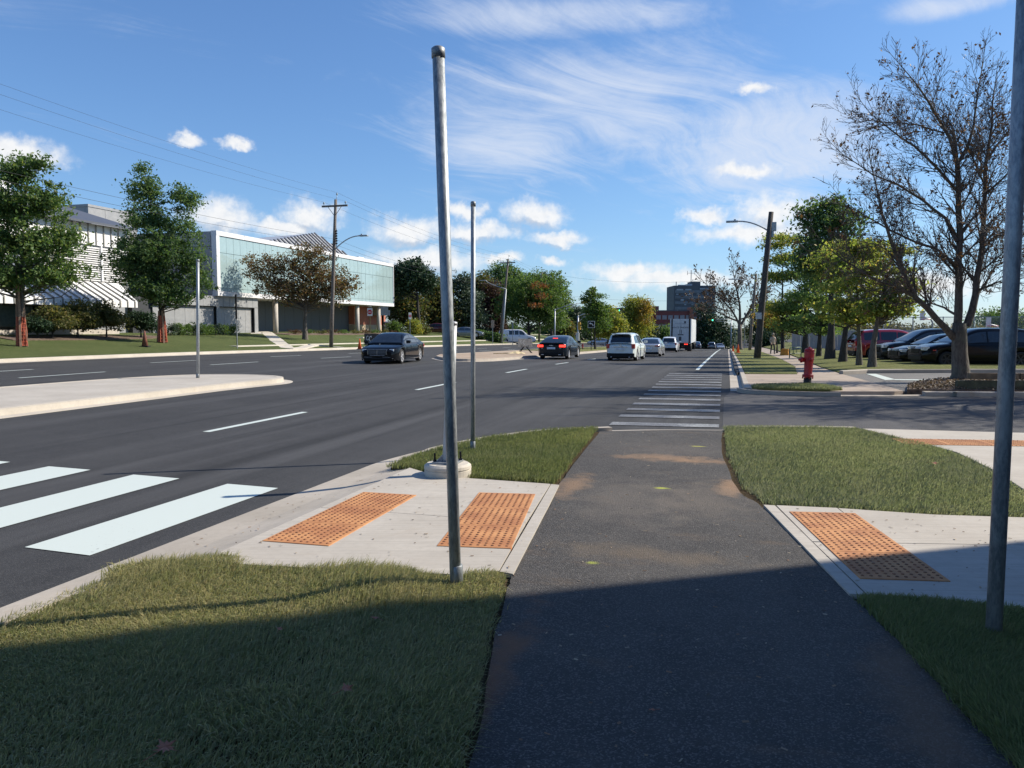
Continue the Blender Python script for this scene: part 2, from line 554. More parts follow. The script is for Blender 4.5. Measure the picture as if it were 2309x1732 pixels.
def bricks(name, c, c2, mortar, scale=1.0, plane='YZ', bw=.22, bh=.075):
    m, t, b, geo, out = base(name); x, y, z = t.sep(geo.outputs['Position'])
    u = y if plane == 'YZ' else x
    br = t.new('ShaderNodeTexBrick'); t.put(br.inputs['Vector'], t.comb(u, z, 0.0))
    br.inputs['Color1'].default_value = col4(c); br.inputs['Color2'].default_value = col4(c2); br.inputs['Mortar'].default_value = col4(mortar)
    br.inputs['Scale'].default_value = scale; br.inputs['Brick Width'].default_value = bw; br.inputs['Row Height'].default_value = bh; br.inputs['Mortar Size'].default_value = .008
    t.put(b.inputs['Base Color'], br.outputs[0]); b.inputs['Roughness'].default_value = .85
    return m


def dirt_patch(spots, colour):
    """earth smeared on the path: soft-edged blots at real places"""
    def fn(t, P, c):
        for (x, y, rx, ry, amt, cc) in spots:
            n = t.noise(P, 3.2, 6, .68)
            q = t.vmath('LENGTH', t.vmath('MULTIPLY_ADD', P, (1 / rx, 1 / ry, 0.0), (-x / rx, -y / ry, 0.0)))
            q = t.math('ADD', q, t.math('MULTIPLY', t.math('SUBTRACT', n, .5), 2.4))
            c = t.mix(t.rng(q, 1.1, .1, 0, amt), c, cc or colour)
        return c
    return fn


EARTH = (.36, .22, .12)
m_road = asphalt('asphalt_new', (.026, .0265, .028), (.039, .0395, .041), (.078, .078, .079), streak=.7)
m_side = asphalt('asphalt_side_street', (.048, .048, .052), (.066, .065, .069), (.13, .13, .13), streak=.18)
m_lot = asphalt('asphalt_parking', (.12, .118, .115), (.16, .155, .15), (.22, .21, .2))
m_path = asphalt('asphalt_path', (.043, .041, .040), (.075, .070, .064), (.16, .15, .14), bstr=1.0, stain=.36, dustc=(.17, .115, .07),
                 dust=dirt_patch([(-.75, 9.9, .75, .35, .6, None), (-.2, 9.8, .45, .25, .6, None), (-1.55, 7.9, .22, .8, .5, None), (.05, 8.2, .2, .6, .8, None),
                                  (-.9, 7.4, .7, 1.3, .5, (.15, .13, .11)), (-.2, 7.6, .6, 1.2, .5, (.16, .135, .11)), (-.7, 10.6, .9, .9, .4, (.13, .11, .095)), (-.6, 5.6, .9, .25, .4, (.19, .14, .09)), (-1.08, 3.3, .16, 1.3, .9, (.20, .10, .055)),
                                  (.85, 3.6, .25, 1.3, .45, (.2, .12, .07)), (-.62, 8.0, .10, .045, .8, (.5, .55, .06)), (-.9, 5.28, .06, .05, .7, (.42, .47, .06)), (-.35, 11.0, .13, .05, .7, (.5, .5, .08))], EARTH))
m_conc = concrete('concrete_new', (.40, .365, .315), (.48, .445, .39), ang=R(15))
m_gut = concrete('concrete_gutter', (.36, .32, .265), (.45, .405, .345), broom=False, stain=.5)
m_kerb = concrete('concrete_kerb', (.42, .38, .32), (.50, .455, .39), broom=False)
m_kerbold = concrete('concrete_kerb_old', (.33, .30, .26), (.42, .37, .31), broom=False, stain=.6)
m_walk = concrete('concrete_walk_old', (.31, .25, .195), (.39, .32, .26), broom=False, stain=.5)
m_cap = concrete('concrete_footing', (.46, .42, .35), (.56, .52, .45), broom=False, stainc=(.2, .17, .13), stain=.6)


def paintmat(name, c, worn):
    m, t, b, geo, out = base(name); P = geo.outputs['Position']
    n = t.noise(P, 26.0, 6, .72); n2 = t.noise(P, 1.4, 4, .6)
    k = t.math('ADD', t.math('MULTIPLY', n, .75), t.math('MULTIPLY', n2, .4))
    t.put(b.inputs['Base Color'], t.mix(t.rng(k, .62 - worn * .32, .80 - worn * .22), c, (.10, .10, .105)))
    b.inputs['Roughness'].default_value = .6; bump(t, b, n, .2, .004)
    return m


m_white = paintmat('road_paint_white', (.54, .60, .565), -.2)
m_worn = paintmat('road_paint_worn', (.36, .37, .36), .7)


def lawnmat(name, a, b_, c_, scale=1.0):
    m, t, b, geo, out = base(name); P = geo.outputs['Position']
    n1 = t.noise(P, .35 * scale, 5, .6); n2 = t.noise(P, 5 * scale, 5, .7); n3 = t.noise(P, 45 * scale, 3, .7)
    c = t.mix(t.rng(n1, .3, .7), a, b_); c = t.mix(t.rng(n2, .45, .75, 0, .6), c, c_)
    c = t.mix(t.rng(n3, .4, .7, 0, .55), c, tuple(q * .45 for q in a))
    t.put(b.inputs['Base Color'], c); b.inputs['Roughness'].default_value = .95; b.inputs['Specular IOR Level'].default_value = .15
    bump(t, b, t.math('ADD', n3, t.math('MULTIPLY', n2, 1.5)), 1.0, .05)
    return m


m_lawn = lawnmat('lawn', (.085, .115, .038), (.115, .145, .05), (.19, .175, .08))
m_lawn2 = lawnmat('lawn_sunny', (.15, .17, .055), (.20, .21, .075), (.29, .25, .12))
m_soil = lawnmat('turf_soil', (.11, .075, .04), (.13, .10, .05), (.19, .105, .06), 3)
m_ground = lawnmat('ground_scrub', (.05, .07, .025), (.07, .085, .03), (.10, .09, .05), .3)
m_mulch = plain('mulch', (.13, .09, .065), .95, var=.5, scale=9, bmp=.9, obj=False)
m_galv = galv('galvanised_steel')
m_galvd = galv('galvanised_steel_dull', (.16, .18, .195), (.30, .32, .335))
m_wood = barkmat('pole_wood', (.10, .085, .072), (.19, .165, .145))
m_black = plain('black_rubber', (.012, .012, .013), .75, var=.3)
m_dark = plain('black_metal', (.009, .0095, .011), .5, spec=.2)
m_chrome = plain('chrome', (.55, .56, .58), .12, 1.0, var=.05)
m_orange = plain('traffic_orange', (.80, .13, .03), .55, var=.15, scale=14)
m_glass = plain('vehicle_glass', (.012, .016, .02), .04, spec=.9, var=.3)
m_glasslt = plain('vehicle_glass_clear', (.04, .055, .07), .04, spec=1.0, var=.2)
m_rim = plain('alloy', (.62, .63, .65), .35, .35)
m_rimd = plain('alloy_dark', (.05, .052, .056), .35, .5)
m_plate = plain('plate_white', (.62, .68, .72), .5)
m_lampred = plain('lamp_red', (.42, .012, .014), .15, coat=.6)
m_lampon = plain('lamp_red_lit', (.6, .02, .02), .2, emit=((1, .05, .03), 1.6))
m_lampclr = plain('lamp_clear', (.62, .66, .7), .08, coat=1.0, spec=.8)
m_green = plain('signal_green_lit', (.02, .5, .32), .3, emit=((.04, 1, .55), 3.0))
m_sigy = plain('signal_yellow_box', (.55, .30, .04), .5)
m_concfar = plain('concrete_far', (.33, .31, .29), .85)

# ------------------------------------------------------------------ ground, roads, kerbs
ysr = np.concatenate([np.arange(-40, 30, 5), np.arange(30, 200, 3), np.arange(200, 430, 10)])
struct(sheet('road', 0, 0, 0, 0, zr, m_road, xs=[-31, -28, -24, -20, -16, -12, -10, -8, -6, -4.4, -2, 0, 1.5, 3, 5, 7, 9, 20, 60], ys=ysr))
ROAD = bpy.data.objects['road']
gx = [-4000, -1500, -600, -300, -170, -100, -60, -36, -30, -20, -10, 3, 9, 40, 120, 300, 600, 1500, 4000]
gy = [-300, -60, 0, 24, 35, 43, 60, 86, 102, 147, 190, 260, 400, 700, 1500, 4000, 6500]
struct(sheet('ground', 0, 0, 0, 0, lambda X, Y: p2(X, Y) - .5, m_ground, xs=gx, ys=gy))

# --- the corner the camera stands on
corner_line = [(-4.4, -12), (-4.4, 4.45)]
ramp_line = [(-4.4, 4.45), (-4.4, 8.35)]
b1 = smoothline([(-4.4, 8.35), (-4.38, 9.2), (-4.15, 10.3), (-3.75, 11.3), (-3.1, 12.25), (-2.1, 12.95)], 6)
b2 = smoothline([(-2.1, 12.95), (-1.15, 13.35), (0.0, 13.62)], 5)
b3 = smoothline([(0.0, 13.62), (1.0, 13.95), (2.0, 14.1)], 5)
b4 = smoothline([(2.0, 14.1), (4.8, 14.5), (9, 15.4), (25, 18.6)], 5)
flat0 = lambda X, Y: 0.0
RAISED = [(0, -.3), (0, -.112), (.30, -.10), (.345, -.01), (.365, .004), (.52, .006), (.52, -.3)]
FLUSH = [(0, -.3), (0, -.112), (.40, -.085), (.62, -.052), (.70, -.036), (.79, -.018), (.80, -.3)]
def fade(A, B): return lambda q: [(a[0] + (b[0] - a[0]) * q, a[1] + (b[1] - a[1]) * q) for a, b in zip(A, B)]
for ln, pf in (([(-4.4, -12), (-4.4, 3.7)], RAISED), ([(-4.4, 3.7), (-4.4, 4.45)], fade(RAISED, FLUSH)), (ramp_line, FLUSH), (b1[:10], fade(FLUSH, RAISED)), (b1[9:], RAISED), (b2, [(0, -.3), (0, -.112), (.68, -.028), (.70, -.3)]), (b3, RAISED), (b4, FLUSH)):
    struct(sweep('kerb', ln, pf, flat0, m_gut, step=.5))
verge = [(-3.5, -12), (-3.5, 8.3), (-3.9, 8.4), (-3.88, 9.2), (-3.68, 10.1), (-3.3, 11.0), (-2.75, 11.8), (-2.05, 12.2), (-1.1, 12.4), (0.1, 12.75), (1.05, 13.35), (2.0, 13.5), (4.9, 13.5), (9, 14.4), (25, 17.6), (25, -12)]
struct(slab('verge', [(-3.9, -12), (-3.9, 4.46), (-3.5, 4.46), (-3.5, -12)], m_soil, top=-.036, thick=.25))
struct(slab('verge', verge, m_soil, top=-.035, thick=.25))
pathL = smoothline([(-.70, -3), (-.74, 0), (-.82, 1.6), (-.91, 2.62), (-1.16, 3.73), (-1.33, 4.62), (-1.38, 4.85)], 5) + smoothline([(-1.38, 4.9), (-1.53, 6.4), (-1.68, 7.75)], 3) + smoothline([(-1.7, 7.85), (-1.79, 9.12), (-1.93, 11.6), (-1.98, 12.2)], 5)
pathR = smoothline([(-.05, 12.92), (-.06, 12.38), (-.04, 10.51), (.12, 8.24), (.3, 7.55)], 5) + smoothline([(.34, 7.42), (.56, 6.2), (.76, 5.05)], 3) + smoothline([(.8, 4.95), (.94, 4.25), (1.04, 3.55), (1.16, 2.8), (1.24, 1.4), (1.3, -1), (1.33, -3)], 5)
rj = random.Random(3)
jit = lambda P, a: [(x + rj.uniform(-a, a), y) for x, y in P]
pathpoly = jit(pathL, .009) + [(-1.15, 12.62)] + jit(pathR, .009)
struct(slab('path', pathpoly, m_path, top=-.016, thick=.1, sub=.8,
            zf=lambda X, Y: -.013 * float(np.clip((Y - 10.5) / 2.6, 0, 1))))
walk = struct(slab('sidewalk', [(-3.59, 4.5), (-3.59, 6.196), (-1.63, 6.196), (-1.475, 4.88), (-1.72, 4.74), (-2.56, 4.62)], m_conc, top=0, thick=.12))
slab('pavement_panel', [(-3.59, 6.208), (-3.60, 8.28), (-3.1, 7.9), (-1.785, 7.82), (-1.632, 6.208)], m_conc, top=-.001, thick=.12, parent=walk)
slab('pavement_edge', [(-1.775, 7.82), (-1.685, 7.80), (-1.365, 4.86), (-1.465, 4.88)], m_conc, top=-.002, thick=.12, parent=walk)
walk2 = struct(slab('sidewalk', [(.47, 7.44), (1.0, 7.48), (1.17, 6.35), (.665, 6.24)], m_conc, top=0, thick=.12))
slab('pavement_edge', [(.355, 7.44), (.455, 7.44), (.86, 5.07), (.765, 5.06)], m_conc, top=-.002, thick=.12, parent=walk2)
slab('pavement_panel', [(.67, 6.225), (1.178, 6.336), (2.8, 6.7), (2.8, 5.25), (1.72, 5.06), (1.23, 5.09), (.872, 5.07)], m_conc, top=-.001, thick=.12, parent=walk2)
slab('pavement_panel', [(1.012, 7.48), (1.8, 7.45), (2.6, 7.56), (2.8, 7.6), (2.8, 6.714), (1.184, 6.35)], m_conc, top=-.0015, thick=.12, parent=walk2)
slab('pavement_panel', [(2.15, 13.55), (2.4, 12.85), (2.70, 12.2), (2.97, 11.3), (3.02, 9.97), (2.95, 8.7), (2.66, 7.6), (2.812, 7.6), (2.812, 5.25), (9, 6), (25, 9), (25, 17.6), (9, 14.6), (4.8, 13.7)], m_conc, top=0, thick=.12, parent=walk2)

# tactile plates: rust-orange iron, a grid of truncated domes on each
m_tact = plain('tactile_plate_iron', (.36, .145, .055), .8, var=.3, scale=3.0, bmp=.3, obj=False, c2=(.54, .26, .105))
m_dome = plain('tactile_dome_iron', (.22, .09, .042), .8, var=.4, scale=8, obj=False)
dm = MB(); st = .0555
for i in range(10):
    for j in range(10):
        dm.lathe([(.0125, 0), (.0115, .004), (.006, .0062)], 6, Matrix.Translation((-.275 + .011 + st * i + .012, -.275 + .011 + st * j + .012, .0)))
dome_me = dm.mesh('dome_field', m_dome)
pl = MB().bbox(-.284, .284, -.303, .303, -.02, .004, .003); plate_me = pl.mesh('tactile_plate', m_tact)


def plates(a, b, n, par, z=.002):
    a = Vector(a); b = Vector(b); d = (b - a) / n; rz = math.atan2(d.y, d.x) - math.pi / 2
    for k in range(n):
        c = a + d * (k + .5)
        o = link('tactile_plate', plate_me, par, (c.x, c.y, z), rz); o.scale = (1, d.length / .610, 1)
        q = link('dome_field', dome_me, o, (0, 0, .0035)); stuff(q)


plates((-3.17, 5.085), (-3.22, 6.905), 3, walk)
plates((-1.815, 5.36), (-2.095, 7.235), 3, walk)
plates((1.155, 5.425), (.845, 7.245), 3, walk2)
plates((2.42, 12.12), (5.4, 12.62), 5, walk2, .003)

# --- side street, slightly older and paler than the new main road
side_poly = [(-.06, 13.66)] + [(p[0], p[1]) for p in b3[1:] + b4] + [(60, 26), (60, 33), (25, 25.6), (7.4, 22.25), (4.9, 21.8), (2.8, 21.2), (.9, 21.35), (.45, 21.6), (.1, 21.9), (-.06, 20)]
struct(slab('side_street', side_poly, m_side, top=.004, thick=0, zf=zr, sub=3))

# --- road paint, parts of the road
def stripe(name, x0, x1, y0, y1, mat, skew=0.0, dz=.005, par=None, n=1):
    m = MB(); ys = np.linspace(y0, y1, n + 1)
    m.grid([[(x0 + skew * (y - y0), y, float(zr(x0, y)) + dz), (x1 + skew * (y - y0), y, float(zr(x1, y)) + dz)] for y in ys])
    return m.build(name, mat, par or ROAD)


for k in range(7):
    x = -5.41 - 1.372 * k
    m = MB(); y0, y1 = 4.73 + .1 * k, 7.32 + .1 * k
    m.grid([[(x, y, float(zr(x, y)) + .006), (x + .665, y - .02, float(zr(x + .665, y)) + .006)] for y in (y0, y1)])
    m.build('crosswalk_stripe', m_white, ROAD)
for k in range(17):
    stripe('lane_dash', -8.42 + .02 * min(k, 3), -8.28 + .02 * min(k, 3), 1.85 + 8.9 * k, 4.95 + 8.9 * k, m_white)
    stripe('lane_dash', -21.7, -21.57, .3 + 9.35 * k, 3.8 + 9.35 * k, m_white)
    stripe('lane_dash', -25.1, -24.97, .6 + 9.35 * k, 3.9 + 9.35 * k, m_white)
stripe('lane_line', -1.33, -1.18, 34.2, 190, m_white, n=50)
for k in range(14):
    y = 13.75 + 1.27 * k
    m = MB(); x0, x1 = -2.05 - .012 * k, -.12 - .005 * k
    m.grid([[(x0, y + .05 * (k % 3), float(zr(x0, y)) + .010), (x1, y + .16, float(zr(x1, y)) + .010)], [(x0, y + .46, float(zr(x0, y)) + .010), (x1, y + .62, float(zr(x1, y)) + .010)]])
    m.build('crosswalk_stripe', m_worn, ROAD)

# --- raised medians
def median(pts, top, kmat, tmat, name='median', h=.15, inner=.2):
    """pts run clockwise seen from above (interior on the right)"""
    o = struct(slab(name, [p for p in pts], tmat, top=h - .004, thick=.3, zf=zr, sub=3))
    k = sweep('kerb', pts, [(-.28, -.05), (-.28, .008), (-.015, .02), (.0, h - .02), (.02, h), (inner, h + .004), (inner, -.1)], zr, kmat, o, step=2.0)
    return o


m1 = [(-17.65, -20), (-17.65, 14.5)] + smoothline([(-17.65, 15), (-17.45, 17.8), (-17.0, 19.8), (-16.3, 20.9), (-15.3, 21.45), (-14.1, 21.4), (-13.35, 20.95), (-13.02, 20.1), (-13.15, 18.9), (-13.25, 17.5)], 4) + [(-13.25, -20)]
median(m1, .15, m_kerb, m_conc)
m_medbrown = concrete('median_old_concrete', (.30, .225, .155), (.42, .32, .23), broom=False, stainc=(.2, .16, .1), stain=.7)
m2 = [(-18.3, 150), (-18.3, 70)] ; m2 = m2[::-1]
m2 = [(-17.8, 46)] + [(-18.3, 70), (-18.3, 200), (-12.2, 200), (-12.1, 70), (-12.15, 48), (-12.3, 41)] + smoothline([(-12.5, 39.4), (-13.0, 38.2), (-13.9, 38.0), (-15.2, 39.6), (-16.6, 42.2)], 4)
median(m2, .14, m_kerbold, m_medbrown)
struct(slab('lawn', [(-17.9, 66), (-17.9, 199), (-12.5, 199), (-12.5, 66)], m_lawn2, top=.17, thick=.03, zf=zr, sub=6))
# --- far left kerb and bank
kl = [(-30.3, -30), (-30.3, 42), (-30.5, 60), (-30.6, 200), (-30.6, 330)]
struct(sweep('kerb', kl[::-1], [(-.32, -.05), (-.32, .012), (-.02, .022), (0, .14), (.02, .155), (.22, .16), (.22, -.2)], zr, m_kerb, step=4))
xl = [-30.5, -30.9, -31.8, -33, -34.5, -36.8, -39, -41, -42.8, -46, -52, -60.8, -80, -120, -200, -330]
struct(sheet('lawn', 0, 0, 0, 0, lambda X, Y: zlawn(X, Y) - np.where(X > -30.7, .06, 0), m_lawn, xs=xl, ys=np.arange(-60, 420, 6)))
m_pathl = concrete('concrete_walk_left', (.50, .46, .39), (.60, .55, .48), broom=False)
def ribbon(name, line, width, zf, mat, dz=.02, step=1.5):
    return struct(sweep(name, line, [(-width / 2, dz - .12), (-width / 2, dz), (width / 2, dz), (width / 2, dz - .12)], zf, mat, step=step))


ribbon('path', smoothline([on(772, 783, zlawn), on(700, 778, zlawn), on(640, 770, zlawn), on(585, 762, zlawn), on(560, 757, zlawn), (-41.5, 60.5)], 5), 1.5, zlawn, m_pathl)
ribbon('path', [(-33.4, 46), (-33.4, 75), (-33.6, 200)], .9, zlawn, m_pathl, .025)
ribbon('path', [(-37.0, 72), (-37.4, 100), (-38, 200)], 1.3, zlawn, m_pathl, .025, 3)
struct(slab('driveway', [(-30.9, 109), (-40, 109), (-60, 112), (-60, 119), (-40, 116), (-30.9, 117)], m_lot, top=.05, thick=.1, zf=zlawn, sub=3))
struct(slab('planting_bed', [(-38.4, 33.5), (-38.0, 38), (-38.3, 44), (-39.2, 46.5), (-40.4, 46), (-40.6, 34)], m_mulch, top=.04, thick=.1, zf=zlawn, sub=2))
struct(slab('planting_bed', [(-41.2, 63.2), (-40.0, 64), (-39.6, 75), (-39.8, 92), (-41.6, 92), (-41.6, 63.2)], m_mulch, top=.06, thick=.1, zf=zlawn, sub=3))

# --- right-hand block beyond the side street
gl = [(.08, 21.45), (.08, 60), (.1, 400)]
struct(sweep('gutter', [(.1, 22.1), (.08, 60), (.1, 330)], [(0, -.2), (0, .006), (.36, .012), (.36, -.2)], zr, m_gut, step=3))
struct(sweep('kerb', [(.45, 21.9), (.45, 60), (.46, 330)], [(0, -.2), (.0, .0), (.015, .115), (.03, .125), (.17, .128), (.17, -.2)], zr, m_gut, step=3))
struct(slab('asphalt_patch', [(.36, 29.8), (.47, 31), (.47, 120), (.33, 120), (.30, 33)], m_road, top=.105, thick=.2, zf=zr, sub=4))
fk = smoothline([(.42, 21.95), (.62, 21.42), (1.2, 21.2), (2.16, 21.12), (2.8, 21.17)], 5)
struct(sweep('kerb', fk[::-1], [(.0, -.2), (.0, .09), (.02, .11), (.16, .115), (.16, -.2)][::-1] and [(-.0, -.2), (-.0, .09), (-.02, .11), (-.16, .115), (-.16, -.2)][::-1], zr, m_gut))
fk2 = smoothline([(2.8, 21.17), (4.0, 21.45), (4.94, 21.78)], 4)
struct(sweep('kerb', fk2, [(-.22, -.2), (-.22, .03), (0, .012), (0, -.2)], zr, m_gut))
fk3 = smoothline([(4.94, 21.78), (5.6, 21.95), (6.1, 22.08), (7.3, 22.3), (25, 25.7)], 4)
struct(sweep('kerb', fk3, [(-.18, -.2), (-.18, .125), (-.02, .12), (0, .10), (0, -.2)], zr, m_gut))
rw = [(.62, 21.62), (.62, 29.0), (2.5, 29.3), (2.95, 36), (3.25, 50), (3.4, 66), (3.7, 140), (5.4, 140), (4.75, 66), (4.35, 50), (3.95, 36), (4.04, 29.9), (4.46, 22.0), (4.2, 21.72), (2.8, 21.38)]
struct(slab('sidewalk', rw, m_walk, top=-.004, thick=.15, zf=zs, sub=3))
isl = [(.66, 21.66), (.72, 22.35), (1.3, 22.75), (2.2, 22.85), (2.75, 22.4), (2.95, 21.75), (2.6, 21.40), (1.2, 21.42)]
struct(slab('verge', isl, m_lawn2, top=.035, thick=.05, zf=zs, sub=1))
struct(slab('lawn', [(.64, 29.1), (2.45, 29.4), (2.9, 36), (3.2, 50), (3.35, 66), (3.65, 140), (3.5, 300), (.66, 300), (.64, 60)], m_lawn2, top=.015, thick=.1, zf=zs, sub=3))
def zrl(X, Y): return p2(X, Y) + .10 * np.clip((np.asarray(X, float) - 4.2) / 2.0, 0, 1)
struct(slab('lawn', [(4.06, 29.95), (5.06, 31.1), (10.8, 33.0), (40, 39), (40, 41), (10.8, 35.2), (8.0, 34.9), (7.2, 38), (7.4, 48), (8.2, 66), (9.5, 100), (12, 140), (5.42, 140), (4.77, 66), (4.37, 50), (3.97, 36)], m_lawn2, top=.03, thick=.2, zf=zrl, sub=2.5))
struct(sweep('kerb', [(4.06, 29.9), (5.06, 31.05), (10.8, 32.95), (40, 38.95)], [(0, -.2), (0, .10), (-.02, .12), (-.16, .13), (-.16, -.1)], zs, m_kerbold, step=2))
struct(slab('parking_lot', [(4.48, 22.05), (4.06, 29.9), (5.06, 31.05), (10.8, 32.95), (40, 38.95), (60, 44), (60, 34), (25, 26.2), (8, 23.2)], m_lot, top=-.02, thick=.1, zf=zs, sub=3))
struct(slab('parking_lot', [(7.0, 34), (7.0, 75), (9, 110), (60, 110), (60, 46), (40, 40.5), (10.8, 35)], m_lot, top=-.03, thick=.05, zf=zs, sub=4))
lot = struct(slab('planting_bed', [(4.55, 22.0), (5.1, 22.12), (6.1, 22.3), (7.3, 22.5), (9.6, 23.0), (9.6, 26.6), (7.6, 27.2), (6.5, 26.9), (5.6, 25.4), (4.9, 23.6)], m_mulch, top=.04, thick=.2, zf=zs, sub=.8))
for nm, q in (('parking_line', [(1953, 843), (1975, 843), (2020, 856), (1996, 857)]), ('parking_line', [(2012, 855), (2400, 859), (2400, 861.5), (2018, 857)])):
    pts = [on(x, y, zs, -.01) for x, y in q]
    MB().add([tuple(p) for p in pts], [(0, 1, 2, 3)]).build(nm, m_white, ROAD)


# ------------------------------------------------------------------ grass
def inpoly(X, Y, poly):
    c = np.zeros(len(X), bool); n = len(poly)
    for i in range(n):
        x1, y1 = poly[i]; x2, y2 = poly[(i + 1) % n]
        if y1 == y2: continue
        k = ((y1 > Y) != (y2 > Y)) & (X < (x2 - x1) * (Y - y1) / (y2 - y1) + x1); c ^= k
    return c


def wav(X, Y, s, seed):
    r = np.random.RandomState(seed); o = 0
    for k in range(7):
        a = r.uniform(0, 6.28); f = s * r.uniform(.5, 2.2); o = o + np.sin((X * math.cos(a) + Y * math.sin(a)) * f + r.uniform(0, 6.28))
    return o / 4.5


def grassmat(name, cols, straw=.35, strawc=(.46, .40, .23)):
    """blades of mixed greens, straw-coloured in patches; blades catch the light like the turf they form"""
    m, t, b, geo, out = base(name); P = geo.outputs['Position']
    k = len(cols); c = t.ramp(geo.outputs['Random Per Island'], [((i + .5) / k, q) for i, q in enumerate(cols)])
    n1 = t.noise(P, 1.7, 4, .6); n2 = t.noise(P, 5.5, 3, .6)
    c = t.mix(t.rng(n1, .42, .72, 0, straw), c, strawc)
    c = t.mix(t.rng(n2, .5, .75, 0, .55), c, t.mix(1.0, c, (.55, .66, .5), 'MULTIPLY'))
    t.put(b.inputs['Base Color'], c); b.inputs['Roughness'].default_value = .7; b.inputs['Specular IOR Level'].default_value = .2
    tr = t.new('ShaderNodeBsdfTranslucent'); t.put(tr.inputs[0], t.mix(1.0, c, (1.1, 1.12, .85), 'MULTIPLY'))
    mx = t.new('ShaderNodeMixShader'); mx.inputs[0].default_value = .45
    t.l.new(b.outputs[0], mx.inputs[1]); t.l.new(tr.outputs[0], mx.inputs[2]); t.l.new(mx.outputs[0], out.inputs[0])
    return m


def grass(name, label, poly, n, hmin, hmax, wid, mat, zf=flat0, seed=1, bend=.5, tuft=.5, base=-.03):
    r = np.random.RandomState(seed); P = np.array(poly)
    lo, hi = P.min(0), P.max(0); X = np.zeros(0); Y = np.zeros(0)
    while len(X) < n:
        x = r.uniform(lo[0], hi[0], n); y = r.uniform(lo[1], hi[1], n)
        d = x * -math.sin(YAW) + y * math.cos(YAW); u = (x * math.cos(YAW) + y * math.sin(YAW)) / np.maximum(d, .01)
        k = inpoly(x, y, poly) & (d > 1.5) & (np.abs(u) < .72)
        x, y = x[k], y[k]
        # tufts: keep more blades where the noise is high
        t = wav(x, y, 5.0, seed) ; k = r.rand(len(x)) < np.clip(.75 + tuft * t * .5, .15, 1)
        X = np.r_[X, x[k]]; Y = np.r_[Y, y[k]]
    X, Y = X[:n] + r.normal(0, .018, n), Y[:n] + r.normal(0, .018, n); Z = np.array([float(zf(a, b)) for a, b in zip(X, Y)]) if zf is not flat0 else np.zeros(n)
    t = np.clip(.5 + .5 * wav(X, Y, 3.1, seed + 7), 0, 1)
    h = (hmin + (hmax - hmin) * (tuft * t ** 2 + (1 - tuft) * .4)) * r.uniform(.6, 1.25, n)
    a = r.uniform(0, 6.283, n); wd = wid * r.uniform(.7, 1.4, n)
    lean = r.uniform(.1, 1, n) * bend * h; la = .9 * wav(X, Y, 1.6, seed + 3) * 2 + r.uniform(-1.6, 1.6, n)
    lx, ly = np.cos(la) * lean, np.sin(la) * lean; sx, sy = np.cos(a) * wd / 2, np.sin(a) * wd / 2
    V = np.zeros((n, 5, 3)); z0 = Z + base
    V[:, 0] = np.stack([X - sx, Y - sy, z0], -1); V[:, 1] = np.stack([X + sx, Y + sy, z0], -1)
    V[:, 2] = np.stack([X + sx * .8 + lx * .35, Y + sy * .8 + ly * .35, z0 + h * .6], -1); V[:, 3] = np.stack([X - sx * .8 + lx * .35, Y - sy * .8 + ly * .35, z0 + h * .6], -1)
    V[:, 4] = np.stack([X + lx, Y + ly, z0 + h * np.clip(1 - .3 * (lean / np.maximum(h, 1e-3)) ** 2, .3, 1)], -1)
    b = (np.arange(n) * 5)[:, None]
    F = np.concatenate([b + [[0, 1, 2]], b + [[0, 2, 3]], b + [[3, 2, 4]]])
    o = link(name, npmesh(name, V.reshape(-1, 3), F, mat)); stuff(o); tag(o, label, 'grass'); return o


m_gA = grassmat('grass_rough', [(0.308, 0.314, 0.146), (0.410, 0.380, 0.205), (0.239, 0.270, 0.108), (0.513, 0.451, 0.259), (0.205, 0.242, 0.092), (0.353, 0.341, 0.167), (0.433, 0.363, 0.194)])
m_gB = grassmat('grass_sod', [(0.182, 0.218, 0.085), (0.220, 0.247, 0.105), (0.149, 0.184, 0.070), (0.275, 0.281, 0.140), (0.187, 0.218, 0.090)], .15)
m_gC = grassmat('grass_sod_pale', [(.21, .245, .125), (.27, .295, .165), (.17, .20, .10), (.35, .355, .22), (.23, .255, .135)], .25, (.40, .38, .26))
polyA = [(-3.93, -.5), (-3.95, 4.38), (-3.5, 4.49), (-2.56, 4.61), (-1.72, 4.72), (-1.45, 4.83), (-1.37, 4.6), (-1.21, 3.75), (-.96, 2.62), (-.84, 1.5), (-.78, -.5)]
grass('grass', 'long rough yellowing grass in the left foreground by the leaning post', polyA, 125000, .025, .15, .0048, m_gA, seed=3, bend=1.5, tuft=.66)
for k, (px, py, rad, h0, n_, lab) in enumerate([(330, 1290, .26, .22, 1500, 'tall yellow-green grass clump near the kerb at left'), (470, 1268, .22, .16, 1200, 'straw-coloured grass fringe overhanging the concrete pad'), (880, 1300, .18, .17, 900, 'pale grass clump left of the leaning post'), (1085, 1300, .14, .14, 800, 'shaggy grass clump right of the leaning post'), (760, 1340, .25, .13, 900, 'dry grass tuft inside the thin pole shadow'), (560, 1600, .28, .16, 900, 'long grass tuft in the middle of the shade')]):
    c_ = on(px, py); grass('grass_tuft', lab, [(c_.x + rad * math.cos(a), c_.y + rad * .8 * math.sin(a)) for a in np.linspace(0, 6.0, 12)], n_, h0 * .35, h0 * .7, .0055, m_gA, seed=30 + k, bend=1.5, tuft=.3)
polyB = [(-3.92, 8.35), (-3.9, 9.2), (-3.7, 10.2), (-3.35, 11.1), (-2.75, 11.95), (-2.08, 12.5), (-2.0, 11.6), (-1.86, 9.12), (-1.77, 7.92), (-3.08, 8.0), (-3.55, 8.32)]
grass('grass', 'bright green new sod behind the round concrete footing', polyB, 46000, .06, .115, .0068, m_gB, seed=5, bend=1.2, tuft=.4)
